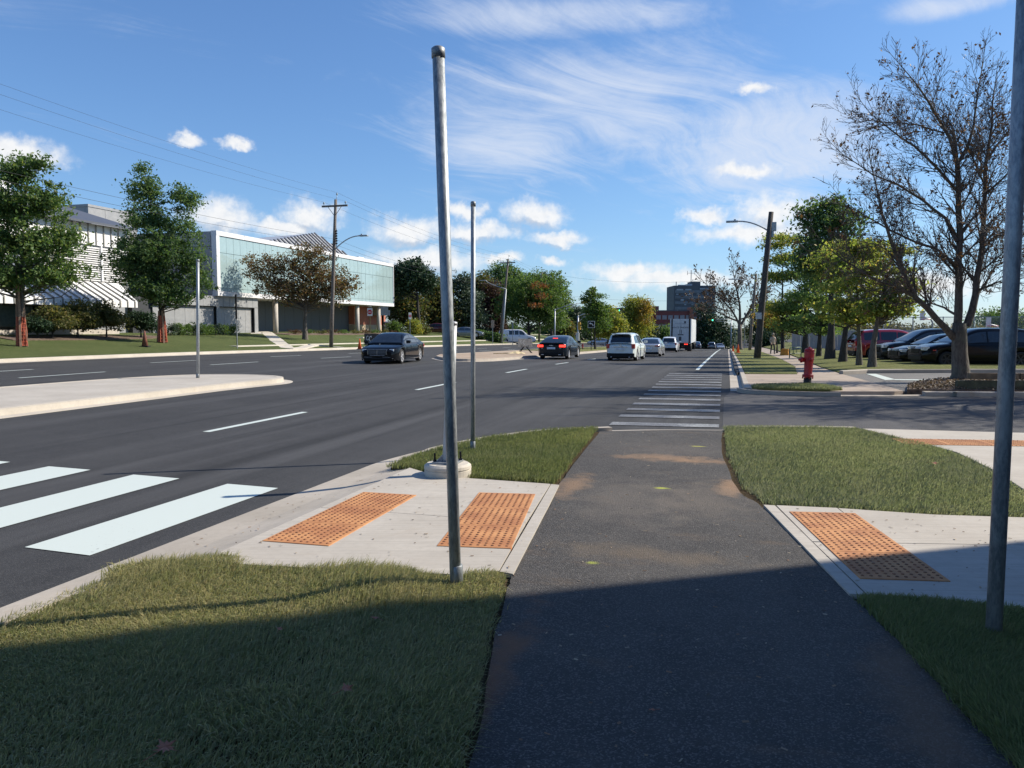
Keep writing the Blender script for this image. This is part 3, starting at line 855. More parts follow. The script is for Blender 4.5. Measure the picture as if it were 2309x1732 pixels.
polyC = [(-.03, 13.2), (.6, 13.4), (1.4, 13.6), (2.05, 13.55), (2.36, 12.85), (2.66, 12.2), (2.93, 11.3), (2.98, 9.97), (2.91, 8.7), (2.62, 7.62), (1.8, 7.5), (1.0, 7.54), (.40, 7.53), (.19, 8.24), (.03, 10.5), (.0, 12.4)]
grass('grass', 'mown grey-green sod between the asphalt path and the right sidewalk', polyC, 88000, .05, .095, .0066, m_gC, seed=8, bend=1.3, tuft=.4)
polyD = [(.82, 4.98), (1.23, 5.05), (1.72, 5.02), (2.8, 5.2), (6, 5.6), (6, 0), (1.3, 0), (1.18, 2.8), (1.06, 3.55), (.96, 4.25)]
grass('grass', 'dark shaded sod at the foot of the right-hand post', polyD, 60000, .05, .12, .006, m_gB, seed=11, bend=1.2, tuft=.4)
grass('grass', 'small tufted sod island under the red fire hydrant', isl, 7000, .06, .11, .014, m_gC, zf=zs, seed=13, bend=.6, tuft=.5, base=.03)

# grit, straw and leaf crumbs lying about on the paving
r = np.random.RandomState(4); n = 900
X = np.r_[r.uniform(-1.6, 1.1, 500), r.uniform(-4.3, -1.5, 250), r.uniform(.4, 2.7, 150)]; Y = np.r_[r.uniform(2.3, 12.5, 500), r.uniform(4.6, 8.2, 250), r.uniform(5.1, 7.4, 150)]
Z = np.where((X < -3.6), np.interp(X, [-4.4, -4.0, -3.6], [-.108, -.08, -.012]), np.where(inpoly(X, Y, pathpoly), -.013, .004)); a = r.uniform(0, 6.283, n); ln = r.uniform(.003, .015, n); wd = r.uniform(.002, .006, n)
V = np.zeros((n, 4, 3)); ca, sa = np.cos(a), np.sin(a)
for i, (u, v) in enumerate(((-1, -1), (1, -1), (1, 1), (-1, 1))): V[:, i] = np.stack([X + u * ln * ca - v * wd * sa, Y + u * ln * sa + v * wd * ca, Z + .003 * (i > 1)], -1)
ob_ = inpoly(X, Y, pathpoly) | inpoly(X, Y, [(-4.35, 4.6), (-4.35, 8.2), (-1.7, 7.7), (-1.4, 4.95)]) | inpoly(X, Y, [(.45, 7.4), (2.6, 7.4), (2.7, 5.3), (.85, 5.15)])
V = V[ob_]; o = link('paving_debris', npmesh('paving_debris', V.reshape(-1, 3), np.arange(len(V) * 4).reshape(-1, 4), leafmat('debris', [(.30, .22, .14), (.18, .12, .08), (.42, .36, .27), (.06, .05, .04), (.25, .15, .09)], .05))); stuff(o); tag(o, 'straw, grit and leaf crumbs scattered on the path and paving', 'debris')

# ------------------------------------------------------------------ posts, footing, hydrant
def post(label, base_p, top_p, r, mat=None, sleeve=True, cap=True, group=None):
    t = thing('metal_post', label, 'post', base_p, group=group); d = Vector(top_p) - Vector(base_p)
    MB().tube([(0, 0, -.3), tuple(d * .5), tuple(d)], r, 20, True).build('pipe', mat or m_galv, t, True)
    if cap: MB().tube([tuple(d - d.normalized() * .05), tuple(d + d.normalized() * .006), tuple(d + d.normalized() * .016), tuple(d + d.normalized() * .02)], [r * 1.13, r * 1.13, r * .8, r * .2], 20).build('end_cap', m_galvd, t, True)
    if sleeve: MB().tube([(0, 0, -.05), tuple(d.normalized() * .11), tuple(d.normalized() * .115)], [r * 1.14, r * 1.14, r * 1.02], 20).build('sleeve', m_galvd, t, True)
    return t


bp = on(1030, 1312)
post('tall galvanised steel post leaning left in the foreground grass', bp, atD(988, 112, depth(bp) - .05), .0375)
rp = on(2240, 1432)
post('galvanised steel post in shade at the right edge of the picture', rp, (rp.x + .01, rp.y + .01, 3.9), .0395, sleeve=False)
qp = on(1066, 1014)
post('slim galvanised post standing in the new sod behind the footing', qp, atD(1067, 457, depth(qp)), .031)
mp_ = on(446, 852, lambda X, Y: zr(X, Y) + .15)
post('lone galvanised post on the pale concrete median nose', mp_, atD(446, 586, depth(mp_)), .045, sleeve=True)
# pedestal pole on its round footing
fc = Vector((-3.02, 8.02, 0))
t = thing('pedestal_pole', 'pale tapered metal pedestal pole on round concrete footing', 'pole', fc)
MB().lathe([(.262, -.1), (.265, .062), (.258, .066), (.258, .072), (.268, .078), (.264, .108), (.235, .130), (.05, .135)], 40).build('footing', m_cap, t)
m_alu = plain('painted_aluminium', (.36, .37, .38), .5, .4, var=.12)
ptop = atD(1021, 729, depth(fc)) - fc
MB().tube([(0, 0, .135), (0, 0, .19), (0, 0, .23), tuple(ptop * .6 + Vector((0, 0, .08))), tuple(ptop)], [.075, .066, .058, .053, .048], 24).build('shaft', m_alu, t, True)
MB().tube([tuple(ptop - Vector((0, 0, .02))), tuple(ptop + Vector((0, 0, .01))), tuple(ptop + Vector((0, 0, .022)))], [.052, .052, .025], 24).build('end_cap', m_alu, t, True)
MB().bbox(-.14, .14, -.14, .14, .131, .155, .006).build('base_plate', m_galvd, t)
for k in range(4):
    a = R(45 + 90 * k - 10); x, y = .15 * math.cos(a), .15 * math.sin(a)
    MB().tube([(x, y, .1), (x, y, .25)], .012, 8).lathe([(.022, 0), (.022, .02)], 6, Matrix.Translation((x, y, .155))).build('anchor_bolt', m_dark, t)
    m = MB(); m.M = Matrix.Rotation(a, 4, 'Z'); m.add([(.05, -.006, .155), (.13, -.006, .155), (.05, -.006, .24), (.05, .006, .155), (.13, .006, .155), (.05, .006, .24)], [(0, 1, 2), (5, 4, 3), (0, 3, 4, 1), (1, 4, 5, 2), (2, 5, 3, 0)]); m.build('gusset', m_alu, t)
sp = on(535, 786, zlawn)
t = thing('sign_post', 'thin dark post without a sign on the left lawn', 'post', sp); hp = atD(537, 664, depth(sp)) - sp
MB().box(-.03, .03, -.025, .025, -.2, hp.z * .58).build('lower_post', m_galvd, t)
MB().box(-.05, .05, -.04, .04, hp.z * .55, hp.z).build('upper_post', m_dark, t)

m_hyd = plain('hydrant_red', (.42, .018, .02), .45, var=.2, scale=12, bmp=.1)
m_hydd = plain('hydrant_base_black', (.018, .02, .021), .7)


def hydrant(loc, h, label, rz=0):
    t = thing('fire_hydrant', label, 'hydrant', loc, rz); s = h / 1.0
    f = lambda P: [(r * s, z * s) for r, z in P]
    MB().lathe(f([(.098, -.1), (.098, .19)]), 20).build('lower_barrel', m_hydd, t, True)
    m = MB().lathe(f([(.100, .20), (.142, .205), (.142, .235), (.13, .24), (.142, .245), (.142, .268), (.112, .28), (.106, .31), (.110, .58), (.120, .64), (.126, .74), (.130, .85), (.122, .91)]), 24); m.build('barrel', m_hyd, t, True)
    MB().lathe(f([(.13, .90), (.125, .93), (.095, .965), (.05, .975), (.035, .978), (.03, 1.01), (.0, 1.012)]), 20).build('bonnet', m_hyd, t, True)
    for k in range(8):
        a = k * math.pi / 4; MB().lathe(f([(.012, .165), (.012, .275)]), 6, Matrix.Translation((.135 * s * math.cos(a), .135 * s * math.sin(a), 0))).build('flange_bolt', m_hyd, t)
    side = Matrix.Translation((0, 0, .66 * s)) @ Matrix.Rotation(-math.pi / 2, 4, 'Y')
    MB().lathe(f([(.06, .08), (.062, .17), (.075, .172), (.078, .215), (.06, .225), (.03, .228), (.026, .27)]), 16, side).build('nozzle_cap', m_hyd, t, True)
    side = Matrix.Translation((0, 0, .68 * s)) @ Matrix.Rotation(math.pi / 2, 4, 'X')
    MB().lathe(f([(.048, .08), (.05, .15), (.056, .152), (.05, .19), (.018, .2), (.018, .22)]), 14, side).build('nozzle_cap', m_hyd, t, True)
    return t


hydp = on(1820, 872) + Vector((0, 0, .05))
hydrant(hydp, 1.06, 'red fire hydrant on black base in the small grass island', R(12)).rotation_euler.y = R(2.2)

# ------------------------------------------------------------------ utility poles, lamps, wires
m_lampgrey = plain('lamp_grey', (.33, .36, .38), .45, .4)
m_ins = plain('insulator_glass', (.35, .42, .46), .2)


def upole(label, bpx, bpy_, tpx, tpy, zf, X=None, arm=None, lamp=None, r0=.17, extra=None, wood=None, dep=None):
    """arm: half length of the cross-arm; lamp: (height fraction, reach in X, rise)"""
    b = atD(bpx, bpy_, dep) if dep else (atX(bpx, bpy_, X) if X is not None else on(bpx, bpy_, zf))
    if dep or X is not None: b.z = float(zf(b.x, b.y))
    tp = atD(tpx, tpy, depth(b)); d = tp - b
    t = thing('utility_pole', label, 'utility pole', b)
    MB().tube([(0, 0, -.6), tuple(d * .3), tuple(d * .7), tuple(d)], [r0, r0 * .92, r0 * .78, r0 * .66], 14).build('shaft', wood or m_wood, t, True)
    if arm:
        c = d * .955; m = MB().box(c.x - arm, c.x + arm, c.y - .20, c.y - .08, c.z - .07, c.z + .07); m.build('crossarm', m_wood, t)
        for s in (-1, 1):
            MB().tube([(c.x + s * arm * .52, c.y - .14, c.z - .07), (c.x + s * .06, c.y - .14, c.z - .75)], .022, 5).build('brace', m_wood, t)
            MB().lathe([(.02, 0), (.02, .12), (.07, .14), (.085, .2), (.05, .24), (.06, .27), (.02, .30)], 10, Matrix.Translation((c.x + s * arm * .85, c.y - .14, c.z + .06))).build('insulator', m_ins, t, True)
        MB().tube([(d.x, d.y, d.z - .2), (d.x + .12, d.y, d.z + .35)], .02, 5).lathe([(.02, 0), (.07, .05), (.085, .11), (.05, .15), (.02, .22)], 10, Matrix.Translation((d.x + .12, d.y, d.z + .33))).build('top_insulator', m_ins, t, True)
    if lamp:
        hf, reach, rise = lamp; p = d * hf; pts = []
        for k in range(9):
            q = k / 8; pts.append((p.x + reach * (q ** 1.15), p.y, p.z + rise * math.sin(q * math.pi / 2)))
        ar = MB().tube(pts, .045, 8).build('lamp_arm', m_lampgrey, t, True)
        s = 1 if reach > 0 else -1; e = Vector(pts[-1])
        hd = MB(); hd.bbox(min(e.x, e.x + s * .75), max(e.x, e.x + s * .75), e.y - .16, e.y + .16, e.z - .06, e.z + .05, .03)
        hd.box(e.x + s * .2 - .06, e.x + s * .2 + .06, e.y - .05, e.y + .05, e.z + .045, e.z + .14); hd.build('lamp_head', m_lampgrey, t)
    return t, b, d


P1, b_1, d_1 = upole('tall wooden utility pole with crossarm and street lamp before the glass building', 746, 783, 757, 450, zlawn, X=-31.5, arm=1.15, lamp=(.655, 2.3, 1.15))
m = MB()
for k in range(6): m.lathe([(.05, 0), (.09, .02), (.09, .09), (.05, .11)], 8, Matrix.Translation((d_1.x * .7 + .24, d_1.y * .7 - .05, d_1.z * .70 + .2 * k)))
m.tube([(d_1.x * .7 + .24, d_1.y * .7 - .05, d_1.z * .68), (d_1.x * .7 + .24, d_1.y * .7 - .05, d_1.z * .70 + 1.25)], .025, 6).build('cable_rack', m_dark, P1)
P2, b_2, d_2 = upole('leaning utility pole with crossarm beside a tall steel lamp pole', 1127, 775, 1146, 584, zlawn, X=-31.5, arm=1.15, r0=.2)
P3, b_3, d_3 = upole('utility pole with crossarm rising behind the round maple', 1215, 772, 1222, 614, zlawn, X=-31.8, arm=1.15, lamp=(.80, 1.9, .5), r0=.2)
P0 = dup(P1, (b_1.x, b_1.y - 46, float(zlawn(b_1.x, b_1.y - 46))), label='wooden utility pole further left, outside the frame')
# steel lamp pole standing against the leaning pole
sb = atX(1131, 775, -31.1); sb.z = float(zlawn(sb.x, sb.y)); stp = atD(1141, 652, depth(sb)) - sb
t = thing('street_lamp', 'tall steel street lamp with curved arm beside the leaning pole', 'street lamp', sb)
MB().tube([(0, 0, -.3), tuple(stp * .5), tuple(stp)], [.15, .13, .10], 12).build('shaft', m_galv, t, True)
MB().tube([tuple(stp)] + [(stp.x - 3.0 * math.sin(q * math.pi / 16), stp.y, stp.z + 1.3 * (1 - math.cos(q * math.pi / 16)) ** .5) for q in range(1, 9)], .06, 8).build('lamp_arm', m_galv, t, True)
MB().bbox(stp.x - 3.9, stp.x - 3.0, stp.y - .15, stp.y + .15, stp.z + 1.22, stp.z + 1.34, .03).build('lamp_head', m_lampgrey, t)
m_woodd = barkmat('pole_wood_dark', (.045, .04, .036), (.085, .075, .066))
R1, rb, rd = upole('leaning wooden street-lamp pole on the right grass strip', 1706, 808, 1739, 478, zs, lamp=(.865, -1.95, .75), r0=.23, wood=m_woodd)
MB().bbox(rd.x * .88 + .12, rd.x * .88 + .42, rd.y * .88 - .12, rd.y * .88 + .12, rd.z * .87, rd.z * .93, .02).box(rd.x * .84 + .05, rd.x * .84 + .3, rd.y * .84 - .06, rd.y * .84 + .06, rd.z * .83, rd.z * .87).build('control_box', m_lampgrey, R1)
MB().bbox(rd.x * .29 - .33, rd.x * .29 + .05, rd.y * .29 - .25, rd.y * .29 - .235, rd.z * .27, rd.z * .27 + .42, .004).build('notice_plate', plain('notice_white', (.5, .52, .52), .6), R1)
R2, rb2, rd2 = upole('second wooden street-lamp pole behind the leaning one', 1690, 789, 1705, 617, zs, dep=100, lamp=(.84, -2.6, .9), r0=.2)


m_wire = plain('wire_black', (.02, .02, .022), .6)


def wire(a, b, sag, label, r=.016):
    r *= .36
    a = Vector(a); b = Vector(b); n = 18; o = thing('overhead_wire', label, 'wire', (a + b) / 2); c = (a + b) / 2
    MB().tube([tuple(a + (b - a) * (k / n) - c - Vector((0, 0, sag * 4 * (k / n) * (1 - k / n)))) for k in range(n + 1)], r, 5).build('cable', m_wire, o)


tops = lambda b, d: [b + d * .955 + Vector((s, -.14, .35)) for s in (-.98, .98)] + [b + d + Vector((.12, 0, .55))]
T0 = tops(Vector(P0.location), d_1); T1, T2, T3 = tops(b_1, d_1), tops(b_2, d_2), tops(b_3, d_3)
for k, nm in enumerate(('left', 'right', 'top')):
    wire(T0[k], T1[k], .55, f'{nm} power wire running left from the crossarm pole')
    wire(T1[k], T2[k], .7, f'{nm} power wire between the first two crossarm poles', .02)
    wire(T2[k], T3[k], .4, f'{nm} power wire running on to the crossarm pole behind the maple', .022)
for k, hh in enumerate((.70, .735)):
    wire(Vector(P0.location) + d_1 * hh, b_1 + d_1 * hh, .5, ('lower' if k == 0 else 'upper') + ' telephone cable left of the crossarm pole', .024)
    wire(b_1 + d_1 * hh, b_2 + d_2 * hh, .9, ('lower' if k == 0 else 'upper') + ' telephone cable from the crossarm pole to the leaning pole', .024)
wire(T3[1], rb2 + rd2 * .97, 1.2, 'long wire crossing high over the far road', .03)
wire(b_3 + d_3 * .72, rb2 + rd2 * .7, 1.0, 'lower wire crossing over the far road', .03)
wire(rb + rd * .72, rb2 + rd2 * .95, .5, 'thin cable between the two right-hand lamp poles', .012)

# ------------------------------------------------------------------ traffic signals
m_steel = plain('signal_steel', (.42, .44, .46), .5, .4)
m_sigblk = plain('signal_black', (.02, .02, .02), .6)


def sighead(par, c, horiz, lit=None, back=False, n=3):
    L = .32; m = MB()
    if horiz: m.bbox(c.x - L * n / 2, c.x + L * n / 2, c.y - .14, c.y + .14, c.z - .19, c.z + .19, .03)
    else: m.bbox(c.x - .19, c.x + .19, c.y - .14, c.y + .14, c.z - L * n / 2, c.z + L * n / 2, .03)
    h = m.build('signal_head', m_sigy, par)
    for k in range(n):
        o = (k - (n - 1) / 2) * L; q = c + (Vector((o, 0, 0)) if horiz else Vector((0, 0, -o)))
        M = Matrix.Translation(q - Vector((0, .14, 0))) @ Matrix.Rotation(math.pi / 2, 4, 'X')
        if not back:
            MB().lathe([(.12, -.01), (.12, .03), (.02, .05)], 14, M).build('lens', m_green if lit == k else m_sigblk, h, True)


def signal(label, base_p, h, arm_to=None, heads=(), r=.12):
    t = thing('traffic_signal', label, 'traffic signal', base_p)
    MB().tube([(0, 0, -.3), (0, 0, h)], [r, r * .8], 12).build('pole', m_steel, t, True)
    if arm_to is not None:
        a = Vector(arm_to) - Vector(base_p)
        MB().tube([(0, 0, h - .1), (a.x * .5, a.y * .5, (h + a.z) / 2 + .12), tuple(a)], [.06, .05, .04], 8).build('mast_arm', m_steel, t, True)
        MB().tube([(0, 0, h - .9), (a.x * .45, a.y * .45, (h + a.z) / 2 - .28), tuple(a * .94 + Vector((0, 0, .0)))], .03, 6).build('mast_brace', m_steel, t, True)
    for (p, hz, lit, back) in heads: sighead(t, Vector(p) - Vector(base_p), hz, lit, back)
    return t


def gbase(px, py, dep, zf=zr, dz=.1):
    p = atD(px, py, dep); p.z = float(zf(p.x, p.y)) + dz; return p


def sigpt(px, py, dep): return atD(px, py, dep)


g1 = gbase(1251, 775, 118, zlawn, 0); h1 = atD(1262, 697, 118).z - g1.z
signal('steel signal mast beside the maple with a yellow head seen from behind', g1, h1, sigpt(1312, 683, 118), [(sigpt(1317, 682, 118), True, None, True)])
g2 = gbase(1303, 778, 95); signal('pale steel signal post left of the turn-arrow sign', g2, atD(1303, 712, 95).z - g2.z, sigpt(1330, 708, 95), [(sigpt(1306, 735, 95), False, None, True)])
MB().bbox(-.2, .2, -.35, -.12, .9, 1.9, .02).build('control_cabinet', plain('cabinet_white', (.55, .57, .57), .5), bpy.data.objects['traffic_signal.001'])
g3 = gbase(1380, 775, 165); signal('far signal with a green light over the road by the yellow tree', g3, atD(1380, 697, 165).z - g3.z, sigpt(1390, 699, 165), [(sigpt(1393, 700, 165), True, 2, False)])
g4 = gbase(1517, 786, 160); signal('signal on a red pole showing green left of the trailer', g4, atD(1517, 728, 160).z - g4.z, None, [(sigpt(1517, 741, 159.6), False, 2, False)], .1)
g5 = gbase(1648, 790, 150, zs, 0); signal('right-hand signal arm with a green light before the dark tree', g5, atD(1648, 720, 150).z - g5.z, sigpt(1612, 722, 150), [(sigpt(1603, 722, 150), True, 2, False)])

# ------------------------------------------------------------------ signs
m_signw = plain('sign_white', (.68, .68, .68), .5, var=.06)
m_signr = plain('sign_red', (.52, .012, .02), .5, var=.1)
m_signback = plain('sign_back', (.34, .25, .19), .6)


def sign(name, label, px, base_y, top_y, w_px, h_px, dep, zf=zlawn, rz=0.0, face=None, cat='sign', wood=False, frame=None, postc=None):
    b = gbase(px, base_y, dep, zf, 0); tz = atD(px, top_y, dep).z - b.z; s = dep / FPX; w_, h_ = w_px * s, h_px * s
    t = thing(name, label, cat, b, rz)
    MB().box(-.035, .035, -.03, .03, -.2, tz - .04).build('sign_pole', postc or m_galv, t)
    MB().bbox(-w_ / 2, w_ / 2, -.055, -.035, tz - h_, tz, .006).build('sign_panel', frame or m_signw, t)
    if face: face(t, w_, h_, tz)
    return t


def noentry(t, w_, h_, tz):
    zc = tz - h_ / 2; M = Matrix.Translation((0, -.058, zc)) @ Matrix.Rotation(math.pi / 2, 4, 'X'); r = min(w_, h_) * .44
    MB().lathe([(r, -.002), (r, .004)], 28, M).build('red_disc', m_signr, t)
    MB().box(-r * .78, r * .78, -.066, -.061, zc - r * .17, zc + r * .17).build('white_bar', m_signw, t)


sign('no_entry_sign', 'red and white do not enter sign by the brick wall', 835, 775, 695, 11.5, 17.5, 72, rz=R(20), face=noentry, postc=plain('post_olive', (.16, .14, .06), .7))
sign('no_entry_sign', 'farther do not enter sign in front of the dark pines', 925, 771, 705, 6.5, 15, 98, rz=R(35), face=noentry)
sign('road_sign', 'brown sign seen from behind by the clipped hedge', 1111, 773, 722, 7.5, 17, 104, rz=R(10), frame=m_signback)
sign('road_sign', 'narrow sign seen nearly edge-on in front of the white van', 1156, 772, 727, 3.5, 15, 108, rz=R(8), frame=m_galvd)


def arrowface(t, w_, h_, tz):
    zc = tz - h_ / 2
    MB().box(-w_ * .44, w_ * .44, -.063, -.057, zc - h_ * .44, zc + h_ * .44).build('black_field', m_dark, t)
    pts = []
    for k in range(9):
        a = k / 8 * math.pi / 2; pts.append((-w_ * .12 + w_ * .38 * math.sin(a), zc - h_ * .22 + h_ * .38 * math.cos(a)))
    m = MB(); hw = w_ * .055
    rows = []
    for i, (x, z) in enumerate(pts):
        a = i / 8 * math.pi / 2; nx, nz = math.sin(a), math.cos(a)
        rows.append([(x - nx * hw, -.067, z - nz * hw), (x + nx * hw, -.067, z + nz * hw)])
    m.grid(rows); x0, z0 = pts[0]
    m.add([(x0 - w_ * .2, -.067, z0), (x0 + .01, -.067, z0 + h_ * .16), (x0 + .01, -.067, z0 - h_ * .16)], [(0, 1, 2)]); m.build('white_arrow', m_signw, t)


sign('turn_sign', 'black left-turn arrow sign with white border on the grassy median', 1333, 785, 724, 15.5, 15.5, 77, zf=zr, rz=R(5), face=arrowface, postc=m_dark)
sign('road_sign', 'bare pale sign pole right of the far grass verge cones', 1678, 786, 705, 4, 6, 118, zf=zs, frame=m_galvd)
sign('road_sign', 'short pale pole beside the bare tree trunk', 1657, 781, 744, 2, 3, 150, zf=zs, frame=m_galvd)


def letterC(m, x, z, s, tilt, y=-.0):
    rows = []
    for k in range(15):
        a = R(35 + 290 * k / 14 + tilt); ca, sa = math.cos(a), math.sin(a)
        rows.append([(x + ca * s * .62, y, z + sa * s), (x + ca * s * .40, y, z + sa * s * .74)])
    m.grid(rows)


m_brd = plain('sign_board_grey', (.50, .46, .37), .75, var=.25, scale=4)
m_brdd = plain('sign_board_dark', (.075, .06, .05), .75, var=.3)
m_brdl = plain('sign_letter_pale', (.86, .84, .74), .7)


def folding_sign(label, c, w_, h_, mat, rz, legs=True, lift=.45):
    t = thing('folding_sign', label, 'sign', c, rz)
    MB().bbox(-w_ / 2, w_ / 2, -.02, .02, lift, lift + h_, .01).build('sign_board', mat, t)
    m = MB(); letterC(m, -w_ * .27, lift + h_ * .62, h_ * .20, 10, -.026); m.build('letter', m_brdl, t)
    m = MB(); letterC(m, -w_ * .06, lift + h_ * .55, h_ * .25, 0, -.026); m.build('letter', m_brdl, t)
    for s in (-1, 1):
        MB().tube([(0, .03, lift + .12), (s * w_ * .52, -.25, 0)], .03, 6).build('leg', m_dark, t)
        MB().tube([(0, .06, lift + .12), (s * w_ * .40, .5, 0)], .03, 6).build('leg', m_dark, t)
        MB().box(s * .22 * w_ - .02, s * .22 * w_ + .02, -.05, -.022, lift - .04, lift + .14).build('clip', m_dark, t)
    return t


c = on(1184, 796, zr, .14)
folding_sign('grey folding sign board with letters CC on the brown median', c, 1.05, .62, m_brd, R(12))
c = gbase(838, 775, 61, zlawn, 0)
folding_sign('dark folding sign board behind the black sedan on the verge', c, 1.15, .9, m_brdd, R(22), lift=.3)

# fallen pale tarp / collapsed delineator on the brown median
c = on(1150, 799, zr, .14)
t = thing('collapsed_sign', 'pale yellow collapsed sign lying on the brown median', 'sign', c, R(15))
m_tarp = plain('tarp_pale', (.62, .50, .28), .7, var=.25, scale=5)
m = MB(); rr = random.Random(2); rows = []
for i in range(7):
    rows.append([(-.2 + 1.25 * i / 6, -.3 + .6 * j / 4, .03 + .16 * math.sin(math.pi * i / 6) * math.sin(math.pi * j / 4) + rr.uniform(0, .05)) for j in range(5)])
m.grid(rows); m.build('folded_sheet', m_tarp, t)
MB().tube([(-1.15, -.05, .06), (-.1, 0, .08)], .035, 6).tube([(-1.1, .12, .05), (0, .1, .07)], .025, 6).build('stand', m_tarp, t)


# ------------------------------------------------------------------ cones, bin, bike rack
m_coned = plain('cone_dirty', (.20, .075, .05), .7, var=.35, scale=6)


def cone(label, c, h, mat, basemat, band=True):
    t = thing('traffic_cone', label, 'traffic cone', c, R(20), group=None)
    MB().bbox(-h * .26, h * .26, -h * .26, h * .26, 0, h * .06, h * .01).build('base', basemat, t)
    MB().lathe([(h * .19, h * .06), (h * .045, h * .97), (h * .035, h), (h * .01, h)], 16).build('cone_body', mat, t, True)
    if band: MB().lathe([(h * .128, h * .46), (h * .098, h * .64)], 16).build('band', mat if not band else plain('cone_band_pale', (.62, .30, .2), .5), t, True)


cc = on(327, 782, zlawn); cone('dirty brown traffic cone on the left lawn between the staked trees', cc, 36 * depth(cc) / FPX, m_coned, m_black, False)
cc = gbase(811, 781, 58, zlawn, 0); cone('orange traffic cone behind the front of the black sedan', cc, 24 * 58 / FPX, m_orange, m_black, False)
cc = on(1664, 796); cone('nearer orange traffic cone on the right grass strip', cc, 19.5 * depth(cc) / FPX, m_orange, m_orange, False)
cc = gbase(1653, 786, 84, zs, .02); cone('farther orange traffic cone by the right kerb', cc, 12.5 * 84 / FPX, m_orange, m_orange, False)
hy2 = gbase(1314, 783, 82, zr, .17); hydrant(hy2, 12.5 * 82 / FPX, 'small far red fire hydrant on the grassy median')

gb = on(1770, 801, zrl); s = depth(gb) / FPX
t = thing('grit_bin', 'yellow grit bin beside the sidewalk on the right', 'bin', gb, R(-12))
m_bin = plain('bin_yellow', (.50, .22, .02), .55, var=.15)
x = 9.5 * s; MB().prism([(-x, 0), (x * .95, 0), (x * .78, 11.5 * s), (-x * .72, 11.5 * s)], -.45, .45); mb = MB()
mb.M = Matrix.Rotation(math.pi / 2, 4, 'X'); mb.prism([(-x, 0), (x * .95, 0), (x * .80, 11 * s), (-x * .74, 11 * s)], -.4, .4); mb.build('tub', m_bin, t)
mb = MB(); mb.M = Matrix.Rotation(math.pi / 2, 4, 'X'); mb.prism([(-x * .8, 11.2 * s), (x * .86, 11.2 * s), (x * .8, 14.5 * s), (-x * .62, 14.8 * s)], -.44, .44); mb.build('lid', m_bin, t)
ba = on(1780, 808, zrl); be = on(1806, 806, zrl); hz = 24 * depth(ba) / FPX
t = thing('bike_rack', 'green tubular hoop rail beside the yellow grit bin', 'bike rack', ba); e = be - ba
m_rack = plain('rack_green', (.06, .13, .085), .45)
MB().tube([(0, 0, -.1), (.01, 0, hz * .9), (.08 * e.x / .8, .08 * e.y, hz), (e.x * .92, e.y * .92, hz), (e.x, e.y, hz * .9), (e.x, e.y, -.1)], .035, 8).build('hoop', m_rack, t, True)
for q in (.33, .62): MB().tube([(e.x * q, e.y * q, hz), (e.x * q, e.y * q, hz * .45)], .02, 6).build('bar', m_rack, t)
MB().tube([(0, 0, hz * .45), (e.x, e.y, hz * .45)], .02, 6).build('rail', m_rack, t)

# timber edging of the tree bed
m_timber = plain('timber_brown', (.20, .14, .085), .85, var=.3, scale=4, bmp=.4); m_timberm = plain('timber_mossy', (.085, .085, .05), .9, var=.35, scale=5, bmp=.5)
wa = on(2184, 881); t = thing('retaining_wall', 'low timber retaining wall behind the kerb right of the big tree', 'wall', (wa.x, wa.y + .1, 0), R(10.5))
for k in range(6):
    x0 = k * 1.25
    MB().bbox(x0 + .02, x0 + 1.24, -.09, .09, .30, .46, .015).build('timber', m_timber, t)
    MB().bbox(x0 - .3 + .02, x0 + .94, -.07, .11, -.05, .26, .02).build('timber', m_timberm, t)

# ------------------------------------------------------------------ the brick block right of the camera that throws the foreground shadow
m_brick2 = bricks('brick_office', (.24, .10, .07), (.30, .13, .09), (.36, .33, .3), plane='YZ')
t = thing('office_building', 'brick office block beside the camera, outside the right edge', 'building', (10.0, 11.55, 0))
MB().box(0, 18, -26, 0, -.3, 15.5).build('wall', m_brick2, t)
MB().box(.25, 18, -26, -.25, 15.5, 15.9).build('parapet', m_concfar, t)
m_winb = plain('office_glass', (.03, .04, .05), .06, spec=.8)
wme = MB().bbox(-.02, .04, -.9, .9, 0, 1.7, .01).mesh('window', m_winb)
for fl in range(4):
    for k in range(8): link('window', wme, t, (-.02, -2.2 - 3.1 * k, 1.2 + 3.6 * fl))

# ------------------------------------------------------------------ the glass-fronted building on the left
m_pane = plain('curtain_glass', (.335, .445, .455), .10, .12, var=.06, scale=.8, spec=.6)
m_panew = plain('fascia_white', (.66, .66, .67), .45, var=.05)
m_gpan = plain('metal_panel_grey', (.29, .295, .30), .5, .15, var=.06, scale=2)
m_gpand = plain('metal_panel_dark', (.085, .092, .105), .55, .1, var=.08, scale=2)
m_joint_shade = plain('joint_shade_dark', (.03, .033, .038), .7)
m_col = plain('concrete_column', (.46, .42, .37), .8, var=.1, scale=4)
m_seam = plain('roof_metal_pale', (.46, .47, .48), .4, .3, var=.05)
m_seamd = plain('roof_metal_rib', (.07, .073, .082), .5, .2)
m_brick = bricks('brick_red', (.36, .10, .055), (.44, .13, .075), (.40, .24, .19), plane='YZ')
m_tan = concrete('plinth_tan', (.44, .34, .23), (.52, .41, .29), broom=False)
GY0, GY1, GX = 56.2, 92.0, -42.0
gb_ = thing('glass_building', 'long white framed building with a teal glass upper storey', 'building', (GX, GY0, 0))
LY = GY1 - GY0
part = lambda nm, mat, *bx, **k: MB().box(*bx).build(nm, mat, gb_)
part('core', m_joint_shade, -17.5, -.12, .25, LY - .1, 4.45, 9.55)
part('roof_deck', m_concfar, -17.8, -.02, .1, LY - .02, 9.55, 9.68)
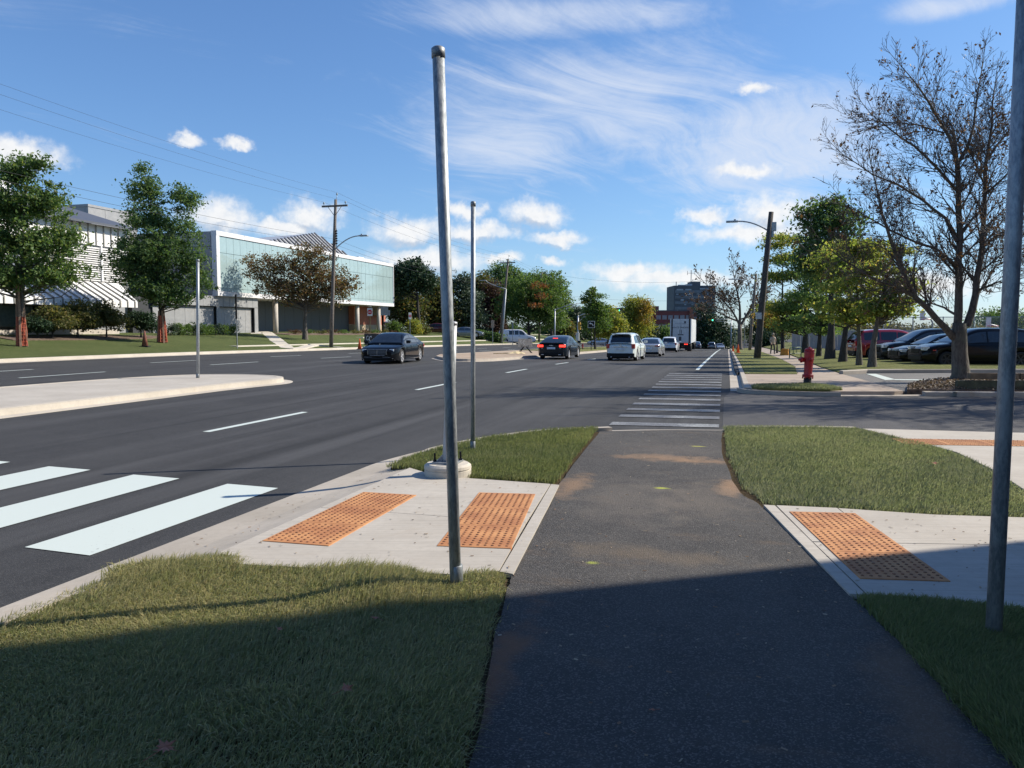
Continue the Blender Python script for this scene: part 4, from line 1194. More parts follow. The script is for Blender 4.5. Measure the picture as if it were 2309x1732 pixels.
for k in range(9):                                   # fascia panels
    y0 = k * LY / 9; y1 = y0 + LY / 9 - .03
    MB().bbox(-.5, .06, y0, y1, 9.46, 9.86, .012).build('fascia_panel', m_panew, gb_)
    MB().bbox(-.5, .06, y0, y1, 4.34, 4.74, .012).build('fascia_panel', m_panew, gb_)
    part('soffit_panel', m_panew, -8, -.5, y0, y1, 4.36, 4.42)
MB().bbox(-.45, .05, -.02, .42, 4.745, 9.455, .012).build('jamb', m_panew, gb_)
MB().bbox(-.45, .05, LY - .12, LY, 4.745, 9.455, .012).build('jamb', m_panew, gb_)
NP = 36; pw = (LY - .56) / NP; rr = random.Random(11)
pms = [MB().bbox(-.01, .01, .012, pw - .012, 0, h, .003).mesh('glass_pane', m_pane) for h in (.27, 2.98, 1.37)]
for k in range(NP):
    for me, z in zip(pms, (4.755, 5.045, 8.055)):
        o = link('glass_pane', me, gb_, (-.04, .44 + k * pw, z)); o.rotation_euler = (0, R(rr.uniform(-.25, .25)), R(rr.uniform(-.3, .3)))
# grey end wall facing the camera
for k in range(6):
    x0 = -.5 - 2.7 * (k + 1)
    for (z0, z1) in ((4.4, 6.6), (6.63, 8.5), (8.53, 9.8)):
        MB().bbox(x0 + .02, x0 + 2.69, -.02, .22, z0, z1, .01).build('end_panel', m_gpan, gb_)
# ground floor: grey panels left, with two shallow recesses
def gpanel(y0, y1, z0, z1, x=-.25, mat=m_gpan): MB().bbox(x - .08, x, y0 - GY0 + .012, y1 - GY0 - .012, z0 + .01, z1 - .01, .008).build('wall_panel', mat, gb_)


part('ground_core', m_joint_shade, -8, -.70, -9.0, 6.0, .6, 4.3)
def gy(px): return atX(px, 745, GX - .25).y
ya, yb, yc, yd, ye = gy(378), gy(490), gy(497), gy(575), gy(583)
zt = 3.45
for (a, b, n) in ((ya - 1.2, yb + .1, 8), (yb + .1, ye, 7)):
    for k in range(n): gpanel(a + (b - a) * k / n, a + (b - a) * (k + 1) / n, zt, 4.33)
gpanel(yb, yc, .9, zt); gpanel(yd, ye, .9, zt)
for (a, b, n) in ((ya - 1.2, yb, 6), (yc, yd, 5)):
    for k in range(n): gpanel(a + (b - a) * k / n, a + (b - a) * (k + 1) / n, .9, zt - .02, -.55)
    part('lintel_shade', m_joint_shade, -.6, -.33, a - GY0, b - GY0, zt - .05, zt)  # near-black strip: shadow under the recess head, put into the colour
# open ground floor behind columns
yb0, ybr = ye - GY0, 87.9 - GY0
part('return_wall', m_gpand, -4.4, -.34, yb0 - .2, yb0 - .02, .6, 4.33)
nb = 14
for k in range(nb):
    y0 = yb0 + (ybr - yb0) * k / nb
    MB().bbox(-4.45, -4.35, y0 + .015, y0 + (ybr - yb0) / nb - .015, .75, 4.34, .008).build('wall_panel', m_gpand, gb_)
part('floor_slab', m_concfar, -8, -.3, yb0, LY, .3, .98)
part('brick_wall', m_brick, -4.9, -3.6, ybr + .02, ybr + 9.2, 2.0, 4.34)
part('brick_plinth', m_tan, -4.9, -3.55, ybr + .02, ybr + 9.2, .4, 1.99)
for px in (622, 806, 854):
    c = atX(px, 750, GX - .6)
    MB().lathe([(.25, .3), (.25, 4.35)], 24, Matrix.Translation((-.6, c.y - GY0, 0))).build('column', m_col, gb_, True)
# ribbed hip roof behind the parapet
ax, ay, az_ = -6.0, 83.0 - GY0, 12.95; ex = -2.4; y0, y1 = 65.0 - GY0, 87.0 - GY0
MB().add([(ex, y0, 9.7), (ex, y1, 9.7), (-17, y1, 9.7), (-17, y0, 9.7), (ax, ay, az_)], [(0, 1, 4), (1, 2, 4), (2, 3, 4), (3, 0, 4)]).build('hip_roof', m_seam, gb_)
k = 0; y = y0 + .5
while y < y1 - .15:
    q = (y - y0) / (ay - y0) if y < ay else (y1 - y) / (y1 - ay)
    a = Vector((ex, y, 9.74)); b = Vector((ex + (ax - ex) * q, y, 9.74 + (az_ - 9.7) * q))
    MB().add([(a.x, y - .2, a.z), (a.x, y + .2, a.z), (b.x, y + .2, b.z), (b.x, y - .2, b.z), (a.x, y - .17, a.z + .08), (a.x, y + .17, a.z + .08), (b.x, y + .17, b.z + .08), (b.x, y - .17, b.z + .08)],
             [(4, 5, 6, 7), (0, 1, 5, 4), (2, 3, 7, 6), (1, 2, 6, 5), (3, 0, 4, 7)]).build('roof_rib', m_seamd, gb_)
    y += .95
part('roof_box', m_panew, -4.8, -2.45, y1 + .1, y1 + 1.6, 9.7, 10.45)
# ribbed canopy past the far end
cy0 = LY + .02
for k in range(6): MB().bbox(-3.2, -2.2, cy0 + .6 * k, cy0 + .6 * k + .57, 3.25, 4.45 - (.5 if k == 5 else 0), .01).build('canopy_panel', m_gpan, gb_)
part('canopy_roof', m_gpand, -6, -2.1, cy0, cy0 + 3.7, 4.46, 4.6)
part('canopy_post', m_dark, -3.2, -2.95, cy0 + 3.0, cy0 + 3.2, .5, 3.25)

# ------------------------------------------------------------------ white ribbed building behind the oaks
m_wmetal = plain('cladding_white', (.74, .74, .74), .5, var=.04)
m_rib = plain('cladding_rib', (.28, .27, .25), .6)
m_slate = plain('roof_slate_blue', (.075, .085, .11), .55, var=.1)
WX, WY0, WY1 = -43.0, 12.0, 47.4
wb = thing('white_building', 'white ribbed metal building half hidden by the two staked oaks', 'building', (WX, WY0, 0)); WL = WY1 - WY0
def wp(nm, mat, *b): return MB().box(*b).build(nm, mat, wb)


wp('core', m_gpan, -12, -.12, 0, WL, .4, 8.9)
wp('upper_cladding', m_wmetal, -.115, 0, 0, WL, 7.42, 8.86)
SK1 = 45.3 - WY0
MB().add([(0, 0, 4.86), (2.5, 0, 3.47), (2.5, SK1, 3.47), (0, SK1 + 1.0, 4.86), (0, 0, 4.5), (2.4, 0, 3.1), (2.4, SK1, 3.1), (0, SK1 + 1.0, 4.5)], [(0, 1, 2, 3), (4, 7, 6, 5), (2, 6, 7, 3), (0, 4, 5, 1)]).build('skirt_cladding', m_wmetal, wb)
wp('skirt_fascia', m_wmetal, 2.405, 2.5, 0, SK1, 3.05, 3.46)
y = .4
while y < WL - .1:
    wp('cladding_rib', m_rib, .002, .07, y - .035, y + .035, 7.43, 8.84)
    if y < SK1:
        MB().add([(0, y - .05, 4.87), (0, y + .05, 4.87), (2.5, y + .05, 3.48), (2.5, y - .05, 3.48), (0, y - .04, 4.96), (0, y + .04, 4.96), (2.55, y + .04, 3.56), (2.55, y - .04, 3.56)], [(4, 7, 6, 5), (0, 3, 7, 4), (1, 5, 6, 2), (3, 2, 6, 7)]).build('cladding_rib', m_rib, wb)
        wp('cladding_rib', m_rib, 2.503, 2.56, y - .04, y + .04, 3.06, 3.47)
    y += .68
for k in range(16):
    z = 4.98 + k * .15
    MB().add([(.0, 0, z), (.10, 0, z - .07), (.10, WL, z - .07), (0, WL, z), (.0, 0, z + .03), (.12, 0, z - .04), (.12, WL, z - .04), (0, WL, z + .03)], [(4, 5, 6, 7), (1, 0, 3, 2), (1, 2, 6, 5), (0, 1, 5, 4), (2, 3, 7, 6)]).build('louvre_slat', m_wmetal, wb)
for k in range(5): wp('louvre_post', m_wmetal, .12, .18, 7.0 * k + 4.6, 7.0 * k + 4.72, 4.9, 7.42)
wp('window_band', plain('window_green_grey', (.10, .135, .13), .12, spec=.7), .6, .9, 0, SK1 - .5, 1.7, 3.0)
wp('base_wall', m_col, .6, 1.2, 0, SK1 - .4, .3, 1.5)
for k in range(9): wp('mullion', m_dark, .9, .96, 3.6 * k + 1.0, 3.6 * k + 1.12, 1.7, 3.0)
# roof: dark eave rising to a white ridge cap
MB().add([(.6, -2, 8.95), (.6, WL + .3, 8.95), (-1.2, WL + .3, 9.5), (-1.2, -2, 9.5), (.6, -2, 8.8), (.6, WL + .3, 8.8)], [(0, 1, 2, 3), (4, 5, 1, 0)]).build('eave', m_slate, wb)
MB().add([(-1.2, -2, 9.5), (-1.2, WL + .3, 9.5), (-6.5, WL - 4, 11.5), (-6.5, -2, 11.5), (-12, WL + .3, 9.5)], [(0, 1, 2, 3), (1, 4, 2)]).build('roof', m_slate, wb)
for k in range(24):
    y = WL - 4.2 - k * .9
    MB().add([(-1.6, y + 2.2 * 0, 9.72), (-1.6, y + .16, 9.72), (-6.5, y + .16, 11.57), (-6.5, y, 11.57)], [(0, 1, 2, 3)]).build('roof_rib', m_panew, wb)
MB().bbox(-7.6, -6.3, -2, WL - 4, 11.3, 12.1, .03).build('ridge_cap', m_wmetal, wb)
gw = thing('grey_wall_block', 'tall grey panelled block rising between white and glass buildings', 'building', (-50, 50.9, 0))
for k in range(6): MB().bbox(-.3 - 2.0 * (k + 1), -.32 - 2.0 * k, 0, .3, .5, 11.4 , .01).build('wall_panel', m_gpan, gw)
for k in range(3): MB().bbox(-.3, 0, 1.77 * k, 1.77 * k + 1.75, .5, 11.4, .01).build('wall_panel', m_gpan, gw)
MB().box(-12.3, .05, -.05, 5.3, 11.4, 11.6).build('parapet', m_gpan, gw)

# ------------------------------------------------------------------ far buildings
def far_block(name, label, px0, px1, ytop, dep, thick, mat, base_z=-8.0):
    a = atD(px0, ytop, dep); b = atD(px1, ytop, dep); w_ = (b - a).length; rz = math.atan2(b.y - a.y, b.x - a.x)
    t = thing(name, label, 'building', (a.x, a.y, 0), rz); MB().box(0, w_, 0, thick, base_z, a.z).build('wall', mat, t)
    return t, w_, a.z


m_tower = plain('tower_brown_grey', (.085, .096, .115), .7, var=.1, scale=.3)
m_towerb = plain('tower_band', (.13, .15, .18), .4, var=.15, scale=.4)
m_towerl = plain('tower_light', (.32, .36, .41), .5)
D = 430.0; s = D / FPX
t, w_, zt = far_block('office_tower', 'dark grey office tower with rooftop antenna at the end of the road', 1520, 1613, 644, D, 20, m_tower, -12)
for k in range(8):
    z = zt - 2.6 - k * 3.1
    MB().box(.6, w_ - .6, -.25, -.02, z - 1.5, z).build('window_band', m_towerb, t)
for (x, z, w0, h0) in ((.06, 1.9, .16, .8), (.27, 1.9, .15, .8), (.62, 1.5, .33, .7), (.05, 4.6, .06, .5), (.3, 4.7, .1, .6), (.55, 4.5, .06, .5), (.16, 7.6, .08, .8), (.25, 10.4, .05, .5), (.43, 10.4, .05, .5), (.8, 4.2, .04, .9), (.8, 9.5, .04, .8), (.88, 10.6, .04, .8), (.07, 13.6, .04, .8)):
    MB().box(x * w_, (x + w0) * w_, -.36, -.28, zt - z - h0, zt - z).build('pale_window', m_towerl, t)  # paler plates laid over the window bands
MB().box(w_ * .44, w_ * .67, 3, 12, zt, zt + 2.4).build('penthouse', m_tower, t)
MB().box(w_ * .34, w_ * .46, 2, 9, zt, zt + 1.0).box(w_ * .1, w_ * .3, 1, 1.3, zt, zt + .5).build('roof_plant', m_towerl, t)
am = MB(); xc = w_ * .47
am.tube([(xc, 6, zt), (xc, 6, zt + 9)], .22, 5)
for q in (-1, 1): am.tube([(xc + q * 2.1, 6, zt + 6.2), (xc + q * 2.1, 6, zt + 8.6)], .12, 4)
am.tube([(xc - 2.2, 6, zt + 7.3), (xc + 2.2, 6, zt + 7.3)], .1, 4).tube([(w_ * .06, 1, zt), (w_ * .06, 1, zt + 2.2)], .25, 5).build('antenna', m_galvd, t)
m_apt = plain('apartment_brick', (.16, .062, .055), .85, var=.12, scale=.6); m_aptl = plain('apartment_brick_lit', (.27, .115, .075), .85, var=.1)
m_aptw = plain('apartment_window', (.20, .23, .26), .2)


def apts(label, px0, px1, ytop, dep, rows, cols, gable=None):
    t, w_, z = far_block('apartment_building', label, px0, px1, ytop, dep, 14, m_apt, -9)
    wm = MB().bbox(-.75, .75, -.12, .02, -.7, .7, .02).mesh('window', m_aptw)
    for r in range(rows):
        for c_ in range(cols): link('window', wm, t, (w_ * (c_ + .6) / (cols + .2), -.02, z - 2.0 - 3.0 * r))
    MB().box(-.2, w_ + .2, -.2, 14.2, z, z + .35).build('cornice', m_tower, t)
    return t, w_, z


t, w_, z = apts('dark red brick apartment block behind the white trailer', 1477, 1560, 702, 250, 3, 6)
MB().box(w_ * .93, w_ + .3, -1.0, 3, -9, z + 1.3).build('chimney', m_aptl, t)
MB().box(w_ * .02 - 6, w_ * .12, 1, 12, -9, z + 1.7).build('stair_tower', m_apt, t)
t, w_, z = apts('brick apartment block half hidden by the yellow tree', 1380, 1466, 697, 235, 3, 6)
MB().add([(w_ * .88, -2, -9), (w_ * 1.05, -2, -9), (w_ * 1.05, -2, z), (w_ * .96, -2, z + 1.6), (w_ * .88, -2, z), (w_ * .88, 6, -9), (w_ * 1.05, 6, -9), (w_ * 1.05, 6, z), (w_ * .96, 6, z + 1.6), (w_ * .88, 6, z)], [(0, 1, 2, 3, 4), (9, 8, 7, 6, 5), (1, 6, 7, 2), (2, 7, 8, 3), (3, 8, 9, 4), (0, 4, 9, 5)]).build('gable_bay', m_aptl, t)
t, w_, z = apts('brick apartment wing right of the white trailer', 1561, 1575, 706, 262, 3, 1)
far_block('white_block', 'pale boxy building left of the dark roadside tree', 1563, 1586, 707, 300, 12, plain('white_far', (.5, .52, .54), .7))

# pale corrugated fence, court fence and hoops beyond the parked cars
m_corr = plain('corrugated_pale', (.34, .33, .33), .7, var=.12, scale=1.5)
f0_, f1_ = atD(1785, 789, 74), atD(2330, 789, 62)
t = thing('board_fence', 'pale weathered board fence behind the parked cars', 'fence', (f0_.x, f0_.y, float(zs(f0_.x, f0_.y))), math.atan2(f1_.y - f0_.y, f1_.x - f0_.x)); fl = (f1_ - f0_).length
nbd = 46
bme = MB().bbox(0, fl / nbd - .015, -.02, .02, -.3, 2.05, .006).mesh('board', m_corr)
for k in range(nbd): link('board', bme, t, (k * fl / nbd, .02 * (k % 2), 0))
for z in (.4, 1.6): MB().box(0, fl, .045, .1, z, z + .1).build('rail', m_corr, t)
def chainmat():
    m, t_, b, geo, out = base('chain_link'); tc_ = t_.new('ShaderNodeTexCoord'); x, y, z = t_.sep(tc_.outputs['Object'])
    k = None
    for sg in (1, -1):
        q = t_.math('FRACT', t_.math('MULTIPLY', t_.math('ADD', x, t_.math('MULTIPLY', z, sg)), 9.0)); q = t_.math('LESS_THAN', q, .11)
        k = q if k is None else t_.math('MAXIMUM', k, q)
    b.inputs['Base Color'].default_value = (.4, .41, .42, 1); b.inputs['Roughness'].default_value = .5
    tr = t_.new('ShaderNodeBsdfTransparent'); mx = t_.new('ShaderNodeMixShader'); t_.put(mx.inputs[0], k)
    t_.l.new(tr.outputs[0], mx.inputs[1]); t_.l.new(b.outputs[0], mx.inputs[2]); t_.l.new(mx.outputs[0], out.inputs[0]); return m


m_chain = chainmat()
c0, c1 = atD(1990, 790, 58), atD(2340, 790, 54); c0.z = float(zs(c0.x, c0.y)); cl = (Vector((c1.x, c1.y, c0.z)) - c0).length; chh = atD(2150, 715, 56).z - c0.z
t = thing('chain_link_fence', 'tall chain-link court fence behind the parked cars', 'fence', c0, math.atan2(c1.y - c0.y, c1.x - c0.x))
MB().quad((0, 0, 0), (cl, 0, 0), (cl, 0, chh), (0, 0, chh)).build('mesh_panel', m_chain, t)
for k in range(6): MB().tube([(cl * k / 5, .04, -.2), (cl * k / 5, .04, chh + .04)], .04, 8).build('fence_post', m_galv, t)
MB().tube([(0, .04, chh), (cl, .04, chh)], .03, 6).tube([(0, .04, chh * .5), (cl, .04, chh * .5)], .025, 6).build('top_rail', m_galv, t)
m_hoopw = plain('hoop_white', (.6, .6, .6), .5)
for (px, py, dd, lab) in ((2229, 727, 66, 'basketball hoop with white backboard right of the big tree'), (2080, 712, 78, 'pale basketball hoop glimpsed left of the big tree')):
    p = atD(px, py, dd); g = float(zs(p.x, p.y)); t = thing('basketball_hoop', lab, 'basketball hoop', (p.x, p.y, g), R(25)); z = p.z - g; s = dd / FPX
    MB().bbox(-6 * s, 6 * s, -.03, .03, z - 10 * s, z + 11 * s, .01).build('backboard', m_hoopw, t)
    MB().tube([(.45 * math.cos(a), -.5 + .3 * math.sin(a), z - 8 * s) for a in np.linspace(0, 2 * math.pi, 14)], .03, 5, False).build('rim', m_signr, t)
    MB().tube([(0, .05, z - 6 * s), (12 * s, .1, z - 6 * s), (24 * s, .12, z - 8.5 * s), (28 * s, .12, z - 15 * s), (28 * s, .12, 0)], .08, 8).build('pole', m_galv, t, True)

# ------------------------------------------------------------------ vehicles
def carpaint(name, c, metal=.3, rough=.22):
    return plain(name, c, rough, metal, var=.06, scale=3, coat=1.0)


def wheel(par, x, y, r, wd, rimmat, spokes=5):
    s = 1 if y > 0 else -1
    t = bpy.data.objects.new('wheel', None); C.objects.link(t); t.parent = par; t.location = (x, y, r); t.rotation_euler = (R(-90 * s), 0, 0)
    k = ('tyre', round(r, 3), round(wd, 3))
    if k not in MATS:
        MATS[k] = MB().lathe([(r * .62, -wd / 2 + .02), (r * .70, -wd / 2), (r * .92, -wd / 2), (r, -wd / 2 + .04), (r, wd / 2 - .04), (r * .92, wd / 2), (r * .70, wd / 2), (r * .66, wd / 2 - .03), (r * .1, wd / 2 - .09)], 28).mesh('tyre', m_black, True)
    link('tyre', MATS[k], t)
    k = ('rim', round(r, 3), rimmat.name, spokes)
    if k not in MATS:
        m = MB(); rr_ = r * .68; z = wd / 2 - .02
        m.lathe([(rr_ * .90, z - .05), (rr_ * .92, z + .012), (rr_, z + .012), (rr_, z - .05)], 28)
        m.lathe([(r * .14, z - .05), (r * .13, z + .006), (r * .05, z + .012)], 12)
        for q in range(spokes):
            a = 2 * math.pi * q / spokes
            m.M = Matrix.Rotation(a, 4, 'Z'); m.add([(r * .08, -r * .055, z - .004), (rr_ * .95, -r * .085, z + .006), (rr_ * .95, r * .085, z + .006), (r * .08, r * .055, z - .004), (r * .08, -r * .055, z - .05), (rr_ * .95, -r * .085, z - .05), (rr_ * .95, r * .085, z - .05), (r * .08, r * .055, z - .05)], [(0, 1, 2, 3), (0, 4, 5, 1), (2, 6, 7, 3)])
        m.M = None
        MATS[k] = m.mesh('rim', rimmat)
    link('rim', MATS[k], t)


def car(name, label, loc, heading, S_, paint, cat='car', rim=None, glass=None):
    """S_: L W sill wr xf xr top[] roof[] side windows[] and feature lists; local +x is forwards"""
    L, Wd = S_['L'], S_['W']; h2 = Wd / 2; glass = glass or m_glass
    root = thing(name, label, cat, loc, heading)
    TX = np.array(S_['top'], float); RX = np.array(S_['roof'], float)
    ra = S_['wr'] + .055; sill = S_.get('sill', .19)

    def sm(P, x, w_=.06): return (np.interp(x - w_, P[:, 0], P[:, 1]) + 2 * np.interp(x, P[:, 0], P[:, 1]) + np.interp(x + w_, P[:, 0], P[:, 1])) / 4
    def wid(x):
        e = abs(x) / (L / 2); w_ = h2 * (1 - .05 * e ** 4); q = (abs(x) - (L / 2 - .45)) / .45
        return w_ * (1 - S_.get('round', .17) * q * q) if q > 0 else w_
    def bot(x):
        z = sill + .10 * max(0, (abs(x) - (L / 2 - .5)) / .5)
        for xc in (S_['xf'], S_['xr']):
            if abs(x - xc) < ra: z = max(z, S_['wr'] + math.sqrt(ra * ra - (x - xc) ** 2))
        return z
    xs = list(np.linspace(-L / 2, L / 2, 44))
    for xc in (S_['xf'], S_['xr']): xs += [xc + ra * math.cos(a) * .999 for a in np.linspace(0, math.pi, 15)] + [xc + ra * 1.001, xc - ra * 1.001]
    xs = sorted(set(round(x, 4) for x in xs))

    def half(x):
        w_, zt_, zb = wid(x), float(sm(TX, x)), bot(x); zsh = max(zt_ - .085, zb + .03); k = S_.get('crown', .025)
        return [(0, zt_ + k), (.5 * w_, zt_ + k * .75), (.84 * w_, zt_), (.955 * w_, zt_ - .035), (.985 * w_, zsh), (w_, zb + (zsh - zb) * .62), (.995 * w_, zb + (zsh - zb) * .3), (.965 * w_, zb)]
    rows = []
    for x in xs:
        H = half(x); rows.append([(x, y, z) for y, z in H[::-1]] + [(x, -y, z) for y, z in H[1:]])
    m = MB().grid(rows); b = m.build('body', paint, root, True)
    m = MB()
    for r_, fl in ((rows[0], 1), (rows[-1], -1)):
        rr_ = r_[::fl]; n = len(rr_) // 2                       # strip caps
        m.add(rr_, [(i, i + 1, len(rr_) - 2 - i, len(rr_) - 1 - i) for i in range(n)])
    m.build('end_panel', paint, root)
    MB().box(-L / 2 + .12, L / 2 - .12, -h2 + .26, h2 - .26, .17, .62).build('underbody', m_black, root)
    for xc in (S_['xf'], S_['xr']):
        for s in (-1, 1):
            wheel(root, xc, s * (h2 - .135), S_['wr'], .22, rim or m_rim, S_.get('spokes', 5))
    # cabin
    xa, xd = RX[0, 0], RX[-1, 0]

    def belt(x): return float(sm(TX, x)) - .01
    def cab(x):
        zt_ = max(float(sm(RX, x, .09)), belt(x)); wb_ = wid(x) * .955 - .02; hh = zt_ - belt(x); wr_ = wb_ - S_.get('tumble', .36) * hh
        return zt_, wb_, max(wr_, .3), hh
    cx = list(np.linspace(xa, xd, 34)); rows = []
    for x in cx:
        zt_, wb_, wr_, hh = cab(x); e = min(1, hh / .3); bz = belt(x) - .04
        H = [(0, zt_ + .022 * e), (.55 * wr_, zt_ + .014 * e), (wr_ - .09 * e, zt_ - .012 * e), (wr_ - .02 * e, zt_ - .05 * e), (wr_ + (wb_ - wr_) * .45, bz + (zt_ - bz) * .5), (wb_, bz)]
        rows.append([(x, y, z) for y, z in H[::-1]] + [(x, -y, z) for y, z in H[1:]])
    MB().grid(rows).build('cabin', paint, root, True)

    def topglass(nm, x0, x1, inset, mat):
        g = []
        for x in np.linspace(x0, x1, 9):
            zt_, wb_, wr_, hh = cab(x); z2 = cab(x + .02)[0]; z1 = cab(x - .02)[0]; dz_ = (z2 - z1) / .04; n = Vector((-dz_, 0, 1)).normalized() * .010
            e = min(1, hh / .3); ww = wr_ - .09 * e - inset
            g.append([(x + n.x, y, z + n.z) for y, z in ((ww, zt_ - .006 * e), (.55 * wr_, zt_ + .016 * e), (0, zt_ + .024 * e), (-.55 * wr_, zt_ + .016 * e), (-ww, zt_ - .006 * e))])
        MB().grid(g).build(nm, mat, root, True)
    ws, rg = S_['wind'], S_['rear']
    topglass('windscreen', ws[0], ws[1], .04, S_.get('wsmat', glass)); topglass('rear_window', rg[0], rg[1], S_.get('rinset', .06), S_.get('rmat', glass))
    for (x0, x1) in S_['side']:
        for s in (-1, 1):
            g = []
            for x in np.linspace(x0, x1, 7):
                zt_, wb_, wr_, hh = cab(x); bz = belt(x) - .04; col = []
                for q in (.14, .5, .86):
                    z = bz + (zt_ - .05 - bz) * q
                    y = wb_ + (wr_ + (wb_ - wr_) * .45 - wb_) * (q / .5) if q <= .5 else (wr_ + (wb_ - wr_) * .45) + ((wr_ - .02) - (wr_ + (wb_ - wr_) * .45)) * ((q - .5) / .5)
                    col.append((x, s * (y + .010), z))
                g.append(col)
            MB().grid(g).build('side_window', S_.get('smat', glass), root, True)
    for s in (-1, 1):                                     # mirrors
        xm = ws[1] - .28 if ws[1] > 0 else .6
        zm = belt(xm) + .03
        MB().bbox(xm - .09, xm + .07, s * (wid(xm) + .02) - .0, s * (wid(xm) + .22), zm, zm + .15, .03).build('mirror', paint, root) if s > 0 else MB().bbox(xm - .09, xm + .07, -(wid(xm) + .22), -(wid(xm) + .02), zm, zm + .15, .03).build('mirror', paint, root)
        for xh in S_.get('handles', ()):
            zz = belt(xh) - .13; y = s * (wid(xh) * .985)
            MB().bbox(xh - .1, xh + .1, min(y, y + s * .03), max(y, y + s * .03), zz, zz + .035, .008).build('door_handle', S_.get('hmat', paint), root)
        if S_.get('trim'): MB().box(S_['xr'] + ra, S_['xf'] - ra, s * (h2 * .985) - .012, s * (h2 * .985) + .012, sill + .03, sill + .06).build('sill_trim', m_chrome, root)
    for (nm, mat, x0, x1, y0, y1, z0, z1, both) in S_['feat']:
        for s in ((-1, 1) if both else (1,)):
            a, c_ = (y0, y1) if s > 0 else (-y1, -y0)
            MB().bbox(x0, x1, a, c_, z0, z1, min(.02, (z1 - z0) * .3, abs(x1 - x0) * .3)).build(nm, mat, root)
    return root


m_pblack = plain('paint_black', (.004, .005, .007), .12, 0, var=.1, scale=3, coat=.08, spec=.22); m_pdark = plain('paint_dark_blue_grey', (.009, .013, .019), .14, 0, var=.1, scale=3, coat=.12, spec=.25); m_pwhite = carpaint('paint_white', (.70, .76, .73), 0, .3)
m_psilver = carpaint('paint_silver', (.46, .47, .50), .6); m_pred = carpaint('paint_red', (.30, .012, .02), .2); m_pgreen = carpaint('paint_dark_green', (.012, .028, .028)); m_pgrey = carpaint('paint_grey', (.20, .22, .24), .4)
m_pmaroon = carpaint('paint_maroon', (.09, .014, .02), .2); m_pnavy = carpaint('paint_navy', (.03, .045, .085), .3)


def on_road(px, py, dz=0.0): return on(px, py, zr, dz)


# black limousine turning towards us
L_ = 2.62
sed = dict(L=5.24, W=1.9, wr=.35, xf=1.62, xr=-1.55, sill=.17, spokes=5, round=.24, tumble=.42,
           top=[(-2.62, .78), (-2.55, .93), (-2.2, 1.0), (-1.6, 1.02), (-.9, .985), (.6, .955), (1.15, .955), (1.8, .885), (2.25, .80), (2.48, .735), (2.62, .60)],
           roof=[(-1.95, 1.0), (-1.3, 1.28), (-.75, 1.42), (-.2, 1.475), (.25, 1.47), (.62, 1.40), (1.45, .965)],
           wind=(.62, 1.38), rear=(-1.85, -.95), side=[(-.1, .95), (-1.0, -.16), (-1.42, -1.06)], handles=(.1, -1.0), hmat=m_chrome, trim=True, wsmat=m_glass, smat=m_glasslt,
           feat=[('grille', m_dark, 2.5, 2.622, -.45, .45, .43, .705, False)] + [('grille_bar', m_chrome, 2.618, 2.632, -.43, .43, z, z + .012, False) for z in (.49, .55, .61, .665)] +
                [('grille_frame', m_chrome, 2.52, 2.636, -.47, .47, .703, .722, False), ('grille_frame', m_chrome, 2.52, 2.636, -.36, .36, .415, .432, False), ('grille_frame', m_chrome, 2.52, 2.634, .445, .468, .45, .70, True), ('grille_bar', m_chrome, 2.618, 2.638, -.01, .01, .43, .705, False),
                 ('headlight', m_lampclr, 2.22, 2.53, .56, .775, .615, .715, True), ('air_intake', m_dark, 2.5, 2.628, -.60, .60, .235, .32, False), ('bumper_trim', m_chrome, 2.45, 2.634, .26, .64, .34, .352, True), ('fog_lamp', m_lampclr, 2.42, 2.55, .62, .74, .27, .30, True),
                 ('tail_light', m_lampred, -2.6, -2.4, .5, .86, .72, .88, True), ('license_plate', m_plate, -2.66, -2.62, -.25, .25, .5, .64, False)])
pc = on_road(889, 816.5)
mc = car('sedan', 'shiny black sedan with chrome grille turning towards the camera', pc, math.atan2(-math.cos(R(7)), math.sin(R(7))), sed, m_pblack)
MB().tube([(2.2, 0, .84), (2.22, 0, .92)], .006, 5).lathe([(.03, -.004), (.035, 0), (.03, .004)], 14, Matrix.Translation((2.22, 0, .945)) @ Matrix.Rotation(math.pi / 2, 4, 'Y')).build('hood_ornament', m_chrome, mc)

# dark sedan braking, seen from behind
aud = dict(L=4.92, W=1.87, wr=.335, xf=1.5, xr=-1.41, sill=.19, spokes=10,
           top=[(-2.46, .82), (-2.40, .97), (-2.2, 1.0), (-1.5, 1.0), (-.9, .97), (.7, .94), (1.2, .94), (1.8, .86), (2.3, .74), (2.46, .6)],
           roof=[(-2.0, .99), (-1.2, 1.30), (-.7, 1.41), (-.2, 1.445), (.2, 1.44), (.6, 1.37), (1.4, .945)],
           wind=(.62, 1.32), rear=(-1.92, -.85), side=[(-.1, .9), (-1.05, -.16), (-1.42, -1.1)], handles=(.1, -1.0), smat=m_glasslt,
           feat=[('tail_light', m_lampon, -2.475, -2.22, .50, .86, .76, .90, True), ('license_plate', m_plate, -2.50, -2.44, -.26, .26, .63, .76, False), ('lower_bumper', m_dark, -2.49, -2.3, -.78, .78, .24, .42, False), ('exhaust', m_chrome, -2.50, -2.42, .46, .62, .27, .32, True),
                 ('brake_light', m_lampon, -1.34, -1.27, -.16, .16, 1.27, 1.305, False), ('badge', m_chrome, -2.475, -2.45, -.13, .13, .84, .88, False), ('badge', m_chrome, -2.475, -2.45, .52, .62, .66, .69, True), ('headlight', m_lampclr, 2.2, 2.42, .5, .84, .58, .7, True), ('spoiler', m_dark, -2.48, -2.3, -.75, .75, .985, 1.02, False)])
pc = on_road(1248, 810)
car('sedan', 'dark blue-grey sedan with lit red brake lights seen from behind', (pc.x, pc.y + 1.9, pc.z), R(89.5), aud, m_pdark)
